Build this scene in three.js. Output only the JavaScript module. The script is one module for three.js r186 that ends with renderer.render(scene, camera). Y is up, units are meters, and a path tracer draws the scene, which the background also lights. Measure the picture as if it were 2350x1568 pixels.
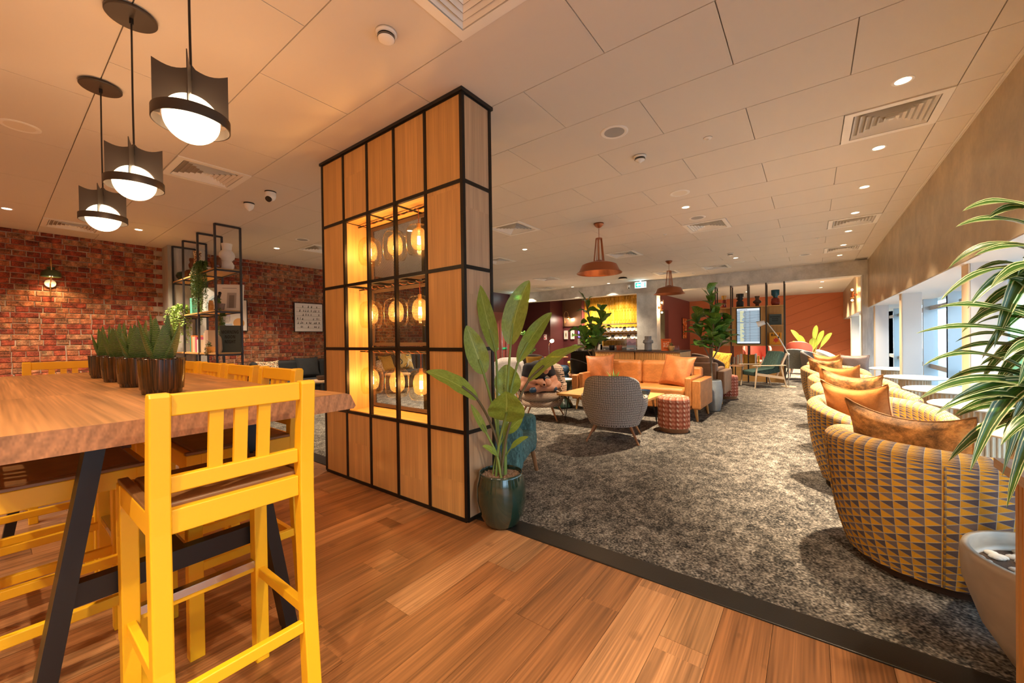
import * as THREE from 'three';
import { mergeGeometries, mergeVertices } from 'three/addons/utils/BufferGeometryUtils.js';
import { RoundedBoxGeometry } from 'three/addons/geometries/RoundedBoxGeometry.js';
import { MarchingCubes } from 'three/addons/objects/MarchingCubes.js';

// ---------------------------------------------------------------- camera, sky, exposure
const scene = new THREE.Scene();
const camera = new THREE.PerspectiveCamera(81.62, 2350 / 1568, 0.03, 120);
const D2R = Math.PI / 180;
camera.position.set(0, 1.26, 0);
camera.rotation.set(-0.4236 * D2R, 37.092 * D2R, -0.799 * D2R, 'YXZ');
scene.background = new THREE.Color().setRGB(0.58, 0.82, 1.0);
scene.backgroundIntensity = 3.1;
const renderer = new THREE.WebGLRenderer({ antialias: true });
renderer.toneMapping = THREE.LinearToneMapping;
renderer.toneMappingExposure = 1.95;
renderer.shadowMap.enabled = true;
const LIGHT = {                                   // lamp colours and strengths (candela)
  globe: [[1, 0.55, 0.25], 0.47], lantern: [[1, 0.6, 0.28], 0.22], down: [[1, 0.79, 0.54], 32],
  brass: [[1, 0.62, 0.28], 1.25], copper: [[1, 0.6, 0.3], 0.5], sconce: [[1, 0.6, 0.28], 0.7], reading: [[1, 0.85, 0.65], 1.2],
};
const CEIL = 2.97;

// ---------------------------------------------------------------- helpers
let seed = 7;
const rnd = () => { seed = (seed + 0x6d2b79f5) | 0; let t = Math.imul(seed ^ (seed >>> 15), 1 | seed); t = (t + Math.imul(t ^ (t >>> 7), 61 | t)) ^ t; return ((t ^ (t >>> 14)) >>> 0) / 4294967296; };
const rr = (a, b) => a + (b - a) * rnd();
const V = (x, y, z) => new THREE.Vector3(x, y, z);
const used = {};
const numbered = (n) => { const k = used[n] = (used[n] ?? -1) + 1; return k ? n + '_' + String(k).padStart(3, '0') : n; };
function meta(o, label, category, group, kind) { if (label) o.userData.label = label; if (category) o.userData.category = category; if (group) o.userData.group = group; if (kind) o.userData.kind = kind; return o; }
function thing(name, label, category, pos = [0, 0, 0], turn = 0, group) {
  const o = new THREE.Group(); o.name = numbered(name); scene.add(o); o.position.set(...pos); o.rotation.y = turn; return meta(o, label, category, group);
}
function P(parent, name, geo, m, label, kind) {
  const o = new THREE.Mesh(geo, m); o.name = parent === scene ? numbered(name) : name; o.castShadow = o.receiveShadow = true; parent.add(o);
  if (label) o.userData.label = label; if (kind) o.userData.kind = kind; return o;
}
const one = (name, geo, m, label, category, group) => meta(P(scene, name, geo, m), label, category, group);
function struct(name, geo, m) { const o = P(scene, name, geo, m); o.userData.kind = 'structure'; return o; }
function copy(src, pos, turn, label, group) {
  const r = src.clone(); r.name = numbered(src.name.replace(/_\d\d\d$/, '')); scene.add(r); r.position.set(...pos); r.rotation.y = turn; r.userData = { ...src.userData };
  if (label) r.userData.label = label; if (group) r.userData.group = group; return r;
}
const clean = (g) => { if (g.index) g = g.toNonIndexed(); for (const k of Object.keys(g.attributes)) if (!['position', 'normal', 'uv'].includes(k)) g.deleteAttribute(k); g.clearGroups(); return g; };
const merge = (...gs) => mergeGeometries(gs.flat(9).map(clean));
const mv = (g, x = 0, y = 0, z = 0) => g.translate(x, y, z);
const box = (w, h, d, x = 0, y = 0, z = 0) => mv(clean(new THREE.BoxGeometry(w, h, d)), x, y, z);
const span = (x0, x1, y0, y1, z0, z1) => box(x1 - x0, y1 - y0, z1 - z0, (x0 + x1) / 2, (y0 + y1) / 2, (z0 + z1) / 2);
const rbox = (w, h, d, r = 0.01, x = 0, y = 0, z = 0, s = 2) => mv(clean(new RoundedBoxGeometry(w, h, d, s, Math.min(r, w / 2.01, h / 2.01, d / 2.01))), x, y, z);
const cyl = (rt, rb, h, x = 0, y = 0, z = 0, s = 24, open = false) => mv(clean(new THREE.CylinderGeometry(rt, rb, h, s, 1, open)), x, y, z);
const sph = (r, x = 0, y = 0, z = 0, s = 20) => mv(clean(new THREE.SphereGeometry(r, s, Math.ceil(s * 0.7))), x, y, z);
const lathe = (pts, s = 36, x = 0, y = 0, z = 0) => mv(clean(new THREE.LatheGeometry(pts.map((p) => new THREE.Vector2(p[0], p[1])), s)), x, y, z);
const tube = (pts, r, seg = 20, rad = 8, closed = false) => clean(new THREE.TubeGeometry(new THREE.CatmullRomCurve3(pts.map((p) => (p.isVector3 ? p : V(...p))), closed), seg, r, rad, closed));
const UP = V(0, 1, 0);
function aim(g, a, b) {            // turn a geometry built along y (centred) so that it runs from a to b
  const d = V(...b).sub(V(...a)), q = new THREE.Quaternion().setFromUnitVectors(UP, d.clone().normalize());
  return g.applyMatrix4(new THREE.Matrix4().compose(V(...a).add(V(...b)).multiplyScalar(0.5), q, V(1, 1, 1)));
}
const len = (a, b) => Math.hypot(a[0] - b[0], a[1] - b[1], a[2] - b[2]);
const rod = (a, b, r, r2 = r, s = 10) => aim(clean(new THREE.CylinderGeometry(r2, r, len(a, b), s)), a, b);
const bar = (a, b, w, d = w) => aim(clean(new THREE.BoxGeometry(w, len(a, b), d)), a, b);
function ext(pts, depth, bevel = 0) {   // outline in x,y; depth along z, centred
  const g = new THREE.ExtrudeGeometry(new THREE.Shape(pts.map((p) => new THREE.Vector2(p[0], p[1]))), { depth: depth - 2 * bevel, bevelEnabled: bevel > 0, bevelThickness: bevel, bevelSize: bevel, bevelOffset: -bevel, bevelSegments: 2, curveSegments: 12 });
  return clean(g).translate(0, 0, -depth / 2 + bevel);
}
function buv(g, along = 'y', sc = 1, du = 0, dv = 0) {   // texture coordinates in metres; v follows the grain axis
  g = clean(g); const p = g.attributes.position, uv = new Float32Array(p.count * 2), a = V(), b = V(), c = V(), n = V(), ix = { x: 0, y: 1, z: 2 }[along];
  for (let i = 0; i < p.count; i += 3) {
    a.fromBufferAttribute(p, i); b.fromBufferAttribute(p, i + 1); c.fromBufferAttribute(p, i + 2); n.copy(b).sub(a).cross(c.clone().sub(a));
    const m = [Math.abs(n.x), Math.abs(n.y), Math.abs(n.z)], k = m.indexOf(Math.max(...m)), ax = [0, 1, 2].filter((t) => t !== k), v = ax.includes(ix) ? ix : ax[1], u = ax.find((t) => t !== v);
    [a, b, c].forEach((q, j) => { const e = [q.x, q.y, q.z]; uv[2 * (i + j)] = e[u] * sc + du; uv[2 * (i + j) + 1] = e[v] * sc + dv; });
  }
  g.setAttribute('uv', new THREE.BufferAttribute(uv, 2)); return g;
}
function surf(fn, nu, nv, closedU = false) {   // grid surface: fn(u,v) -> [x,y,z,(s,t)]
  const pos = [], uv = [], id = [];
  for (let j = 0; j <= nv; j++) for (let i = 0; i <= nu; i++) { const q = fn(i / nu, j / nv); pos.push(q[0], q[1], q[2]); uv.push(q[3] ?? i / nu, q[4] ?? j / nv); }
  for (let j = 0; j < nv; j++) for (let i = 0; i < nu; i++) { const a = j * (nu + 1) + i, b = a + 1, c = a + nu + 1, d = c + 1; id.push(a, b, d, a, d, c); }
  const g = new THREE.BufferGeometry(); g.setAttribute('position', new THREE.Float32BufferAttribute(pos, 3)); g.setAttribute('uv', new THREE.Float32BufferAttribute(uv, 2)); g.setIndex(id);
  if (closedU) { const h = g.clone(); h.deleteAttribute('uv'); }
  g.computeVertexNormals(); return clean(g);
}
function leafGeo(base, mid, tip, width, prof, { fold = 0.15, nu = 4, nv = 10, twist = 0, hint = null, wave = 0, thick = 0 } = {}) {   // a leaf blade along a bent midrib
  const a = V(...base), m = V(...mid), b = V(...tip), c = new THREE.QuadraticBezierCurve3(a, m, b);
  const h = hint ? V(...hint) : V(0, 1, 0);
  return surf((u, v) => {
    const q = c.getPoint(v), t = c.getTangent(v).normalize(), side = t.clone().cross(h).normalize(), up = side.clone().cross(t).normalize();
    if (twist) { side.applyAxisAngle(t, twist * v); up.applyAxisAngle(t, twist * v); }
    const s = (u - 0.5) * 2, w = width / 2 * prof(v);
    q.addScaledVector(side, s * w * Math.cos(fold)).addScaledVector(up, Math.abs(s) * w * Math.sin(fold) + (wave ? wave * w * Math.sin(v * 17 + s * 2) * Math.abs(s) : 0));
    return [q.x, q.y, q.z, u, v];
  }, nu, nv);
}

// ---------------------------------------------------------------- textures
function lattice(n, s) { let k = s * 7919 + 13; const a = new Float32Array(n * n); for (let i = 0; i < a.length; i++) { k = (Math.imul(k, 1664525) + 1013904223) | 0; a[i] = ((k >>> 8) & 0xffff) / 65535; } return a; }
function noise(n, s) {               // tileable value noise, n cells a side
  const a = lattice(n, s);
  return (x, y) => { x = (x % 1 + 1) % 1 * n; y = (y % 1 + 1) % 1 * n; const i = Math.floor(x), j = Math.floor(y); let f = x - i, g = y - j; f = f * f * (3 - 2 * f); g = g * g * (3 - 2 * g); const i1 = (i + 1) % n, j1 = (j + 1) % n; return (a[j * n + i] * (1 - f) + a[j * n + i1] * f) * (1 - g) + (a[j1 * n + i] * (1 - f) + a[j1 * n + i1] * f) * g; };
}
function tex(w, h, fn, rep = [1, 1], srgb = true) {
  const d = new Uint8Array(w * h * 4);
  for (let y = 0; y < h; y++) for (let x = 0; x < w; x++) { const c = fn(x / w, y / h), o = (y * w + x) * 4; const q = typeof c === 'number' ? [c, c, c] : c; for (let k = 0; k < 3; k++) d[o + k] = Math.max(0, Math.min(255, q[k] * 255)); d[o + 3] = 255; }
  const t = new THREE.DataTexture(d, w, h); t.wrapS = t.wrapT = THREE.RepeatWrapping; t.magFilter = THREE.LinearFilter; t.minFilter = THREE.LinearMipmapLinearFilter; t.generateMipmaps = true; t.repeat.set(...rep); if (srgb) t.colorSpace = THREE.SRGBColorSpace; t.needsUpdate = true; return t;
}
function canvas(w, h, draw, rep) {
  const c = document.createElement('canvas'); c.width = w; c.height = h; draw(c.getContext('2d'), w, h);
  const t = new THREE.CanvasTexture(c); t.colorSpace = THREE.SRGBColorSpace; if (rep) { t.wrapS = t.wrapT = THREE.RepeatWrapping; t.repeat.set(...rep); } return t;
}
const n4 = noise(4, 1), n8 = noise(8, 2), n16 = noise(16, 3), n32 = noise(32, 4), n64 = noise(64, 5), n128 = noise(128, 6), n256 = noise(256, 7);
// wood: grain along v, tile 1 m wide and 2 m long
const woodFn = (f, knots, contrast) => (x, y) => {
  const r = Math.sin((x * f + n8(x, y * 0.125) * 1.6 + n4(x, y * 0.25) * 2.2) * 6.283);      // repeats of y by 1/8, 1/4 ... keep the tile seamless enough along the grain
  let g = 0.5 + 0.1 * r + 0.5 * (n256(x, y * 0.03125) - 0.5) + 0.4 * (n128(x + 0.17, y * 0.0625) - 0.5) + 0.4 * (n16(x, y * 0.25) - 0.5);
  if (knots) { const k = n16(x + 0.5, y + 0.2); if (k > 0.93) g -= (k - 0.93) * 5; }
  return 0.86 + contrast * (g - 0.5);
};
const wf1 = woodFn(9, true, 0.42), wf2 = woodFn(5, false, 0.15), wf3 = woodFn(6, true, 0.34);
const T_floor = tex(1024, 1024, (x, y) => { const g = wf1(x, y); return [g, g * 0.97, g * 0.93]; }, [1, 0.5]);
const T_oak = tex(512, 1024, (x, y) => { const g = wf2(x, y) - 0.1 * Math.max(0, n256(x * 0.5, y * 0.05) - 0.7); return [g, g * 0.985, g * 0.96]; }, [1.4, 0.5]);
const T_table = tex(1024, 1024, (x, y) => { const g = wf3(x, y); return [g, g * 0.96, g * 0.9]; }, [0.8, 0.4]);
const T_rings = tex(1024, 512, (x, y) => { const q = Math.hypot(x - 0.35 + 0.05 * n8(x, y), (y - 1.6) * 0.5), r = Math.sin(q * 210 + n16(x, y) * 4); const g = 0.84 + 0.055 * r + 0.14 * (n128(x, y) - 0.5) + 0.1 * (n8(x, y) - 0.5); return [g, g * 0.94, g * 0.88]; }, [1.1, 2.2]);
const T_carpet = tex(1024, 1024, (x, y) => {
  const big = n16(x, y) * 0.5 + n32(x + 0.4, y + 0.1) * 0.5, mid = n64(x, y * 0.5) , fine = n256(x, y) * 0.6 + n256(x + 0.37, y + 0.71) * 0.6;
  let g = 0.6 + 0.3 * (big - 0.5) + 0.3 * (mid - 0.5) + 0.9 * (fine - 0.6); if (n256(x + 0.1, y + 0.5) > 0.74 && big < 0.55) g -= 0.2;
  return [g, g * 0.95, g * 0.885];
}, [0.5, 0.5]);
const T_carpetB = tex(512, 512, (x, y) => n128(x, y) * 0.4 + n256(x, y) * 0.6, [1.4, 1.4], false);
const T_brick = tex(512, 512, (x, y) => { const g = 0.74 + 0.42 * (n16(x, y) - 0.5) + 0.3 * (n64(x, y) - 0.5) + 0.32 * (n256(x, y) - 0.5); const s = n32(x + 0.2, y) > 0.8 ? 0.12 : 0; return [g, g * 0.92 + s, g * 0.88 + s]; }, [1.3, 1.3]);
const T_brickB = tex(512, 512, (x, y) => n32(x, y) * 0.4 + n128(x, y) * 0.4 + n256(x, y) * 0.3, [2, 2], false);
const T_plaster = tex(512, 512, (x, y) => { const g = 0.86 + 0.14 * (n8(x, y) - 0.5) + 0.1 * (n32(x, y) - 0.5) + 0.05 * (n128(x, y) - 0.5); return [g, g, g]; }, [0.5, 0.5]);
const T_leather = tex(512, 512, (x, y) => { const g = 0.9 + 0.12 * (n8(x, y) - 0.5) + 0.08 * (n32(x, y) - 0.5) + 0.08 * (n128(x, y) - 0.5); return [g, g * 0.97, g * 0.92]; }, [1, 1]);
const T_suede = tex(512, 512, (x, y) => { const g = 0.78 + 0.5 * (n8(x, y) - 0.5) + 0.3 * (n32(x, y) - 0.5) + 0.22 * (n128(x, y) - 0.5); return [g, g * 0.95, g * 0.88]; }, [1, 1]);
const T_leatherB = tex(256, 256, (x, y) => 0.5 * n64(x, y) + 0.5 * n128(x, y), [6, 6], false);
const T_velvet = tex(512, 512, (x, y) => { const g = 0.78 + 0.3 * (n16(x, y * 0.25) - 0.5) + 0.3 * (n64(x, y * 0.125) - 0.5) + 0.2 * (n128(x, y * 0.25) - 0.5); return [g, g, g]; }, [2, 2]);
const T_fine = tex(256, 256, (x, y) => 0.82 + 0.35 * (n128(x, y) - 0.5) + 0.15 * (n32(x, y) - 0.5), [4, 4]);
// woven and printed cloths
const T_tri = canvas(512, 512, (c, w, h) => {
  c.fillStyle = '#857a74'; c.fillRect(0, 0, w, h);
  const nc = 4, nr = 8, cw = w / nc, rh = h / nr;
  for (let i = 0; i < nc; i++) for (let j = -1; j < nr + 1; j++) {
    const x = i * cw, y = j * rh + (i % 2 ? rh * 0.5 : 0), odd = (i + j) % 2 !== 0;
    const tri = (col, a) => { c.fillStyle = col; c.beginPath(); a.forEach((p, k) => (k ? c.lineTo(...p) : c.moveTo(...p))); c.closePath(); c.fill(); c.strokeStyle = '#ada496'; c.lineWidth = 4; c.stroke(); };
    tri(odd ? '#75696a' : '#57505a', [[x, y], [x, y + rh], [x + cw, y + rh / 2]]);
    tri(odd ? '#d9a02a' : '#c9932a', [[x + cw, y + rh / 2], [x + cw, y + rh * 1.5], [x, y + rh]]);
  }
  for (let k = 0; k < 9000; k++) { c.fillStyle = k % 2 ? 'rgba(255,240,200,0.07)' : 'rgba(0,0,0,0.1)'; c.fillRect(rnd() * w, rnd() * h, 3, 1.5); }
}, [4.4, 4.4]);
const T_weave = canvas(256, 256, (c, w, h) => {
  c.fillStyle = '#111014'; c.fillRect(0, 0, w, h); c.fillStyle = '#d9cfc6';
  const s = 64; for (let i = 0; i < 4; i++) for (let j = 0; j < 4; j++) { const x = i * s, y = j * s; if ((i + j) % 2) { c.fillRect(x + 5, y + 7, s - 10, 18); c.fillRect(x + 5, y + 39, s - 10, 18); } else { c.fillRect(x + 7, y + 5, 18, s - 10); c.fillRect(x + 39, y + 5, 18, s - 10); } }
}, [9, 9]);
const T_tweed = canvas(256, 256, (c, w, h) => {
  c.fillStyle = '#b9a28e'; c.fillRect(0, 0, w, h); c.fillStyle = '#241c1a';
  const s = 32; for (let i = 0; i < 8; i++) for (let j = 0; j < 8; j++) { c.fillRect(i * s + (j % 2 ? 16 : 0) + 2, j * s + 3, 15, 17); }
}, [4, 4]);
const T_chev = canvas(256, 256, (c, w, h) => {
  const cols = ['#b5674a', '#d98f73', '#e8c9ae', '#a4553c'], cw = w / 4, rh = h / 4;
  for (let j = -2; j < 5; j++) for (let i = 0; i < 4; i++) {
    const x = i * cw, y = j * rh, col = cols[((j % 2) + 2) % 2 ? (i % 2 ? 1 : 2) : (i % 2 ? 0 : 3)];
    c.fillStyle = col; c.beginPath(); c.moveTo(x, y); c.lineTo(x + cw / 2, y + rh * 0.55); c.lineTo(x + cw / 2, y + rh * 1.55); c.lineTo(x, y + rh); c.fill();
    c.fillStyle = cols[((j % 2) + 2) % 2 ? (i % 2 ? 0 : 1) : (i % 2 ? 3 : 0)]; c.beginPath(); c.moveTo(x + cw, y); c.lineTo(x + cw / 2, y + rh * 0.55); c.lineTo(x + cw / 2, y + rh * 1.55); c.lineTo(x + cw, y + rh); c.fill();
  }
}, [1, 1]);
const T_hex = canvas(256, 256, (c, w, h) => {
  c.fillStyle = '#b3831c'; c.fillRect(0, 0, w, h);
  for (let i = 0; i < 5; i++) for (let j = 0; j < 5; j++) { const x = i * 64 + (j % 2 ? 32 : 0), y = j * 64; c.fillStyle = (i + j) % 3 ? '#d9a52e' : '#8d6c1d'; c.beginPath(); c.moveTo(x, y + 32); c.lineTo(x + 32, y); c.lineTo(x + 64, y + 32); c.lineTo(x + 32, y + 64); c.fill(); }
}, [3, 3]);
const T_geo = canvas(256, 256, (c, w, h) => {
  c.fillStyle = '#e9e4d2'; c.fillRect(0, 0, w, h); const cols = ['#8fb9b0', '#d8cf9a', '#b9d2cd', '#c9b98a', '#f2eee2'];
  for (let i = 0; i < 26; i++) { c.fillStyle = cols[i % 5]; const x = rnd() * w, y = rnd() * h, s = 50; c.beginPath(); c.moveTo(x, y); c.lineTo(x + s, y + s * 0.4); c.lineTo(x + s * 0.7, y + s); c.lineTo(x - s * 0.2, y + s * 0.7); c.fill(); }
}, [1, 1]);
const T_curves = canvas(256, 256, (c, w, h) => {
  c.fillStyle = '#d8b36a'; c.fillRect(0, 0, w, h); const cols = ['#3d4a50', '#e8dcc4', '#c98d2c', '#59504a'];
  for (let i = 0; i < 14; i++) { c.strokeStyle = cols[i % 4]; c.lineWidth = 16; c.beginPath(); c.arc(rnd() * w, rnd() * h, 30 + rnd() * 50, rnd() * 6, rnd() * 6 + 2.4); c.stroke(); }
}, [1, 1]);
const T_speck = canvas(256, 256, (c, w, h) => { c.fillStyle = '#d9c7a4'; c.fillRect(0, 0, w, h); for (let i = 0; i < 700; i++) { c.fillStyle = i % 3 ? '#4b3c34' : '#a5522f'; c.fillRect(rnd() * w, rnd() * h, 4 + rnd() * 8, 3 + rnd() * 7); } }, [1, 1]);
// leaves
const T_drac = tex(64, 256, (x, y) => { const s = Math.abs(x - 0.5) * 2, n = 0.1 * (n16(0.2, y) - 0.5); const stripe = (s > 0.84 + n) || (s > 0.42 + n && s < 0.56 + n); const d = 0.9 + 0.2 * (n64(x * 3, y * 0.3) - 0.5); return stripe ? [0.93 * d, 0.94 * d, 0.7 * d] : (s < 0.06 ? [0.34 * d, 0.5 * d, 0.18 * d] : [0.24 * d, 0.4 * d, 0.13 * d]); });
const T_bana = tex(128, 512, (x, y) => { const s = Math.abs(x - 0.5) * 2, v = Math.sin((y * 60 + s * 7) * 6.283) * 0.05 + 0.08 * (n32(x, y) - 0.5); return s < 0.04 ? [0.72, 0.8, 0.4] : [0.56 + v * 1.2, 0.66 + v * 1.2, 0.25 + v]; });
const T_fig = tex(128, 256, (x, y) => { const s = Math.abs(x - 0.5) * 2, k = Math.abs(((y * 7 - s * 1.6) % 1 + 1) % 1 - 0.5), d = 0.9 + 0.25 * (n16(x, y) - 0.5); return s < 0.05 || k < 0.05 ? [0.56 * d, 0.66 * d, 0.3 * d] : [0.35 * d, 0.53 * d, 0.19 * d]; });
const T_aloe = tex(64, 256, (x, y) => { const b = Math.sin((y * 26 + 0.5 * n16(x, y)) * 6.283) > 0.86 + 0.3 * (n32(x, y) - 0.5); const g = 0.9 + 0.25 * (n32(x, y) - 0.5); return b ? [0.6 * g, 0.62 * g, 0.48 * g] : (y > 0.93 ? [0.5 * g, 0.3 * g, 0.14 * g] : [0.27 * g, 0.4 * g, 0.13 * g]); });
const T_pot = tex(256, 256, (x, y) => { const g = n128(x, y * 0.05) * 0.7 + n64(x + 0.3, y * 0.08) * 0.5; return [0.11 + 0.34 * g * g, 0.08 + 0.2 * g * g, 0.05 + 0.09 * g * g]; }, [2, 1]);
const T_tile = tex(256, 256, (x, y) => 0.8 + 0.4 * (n8(x, y) - 0.5) + 0.2 * (n64(x, y) - 0.5), [1, 1]);

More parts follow.
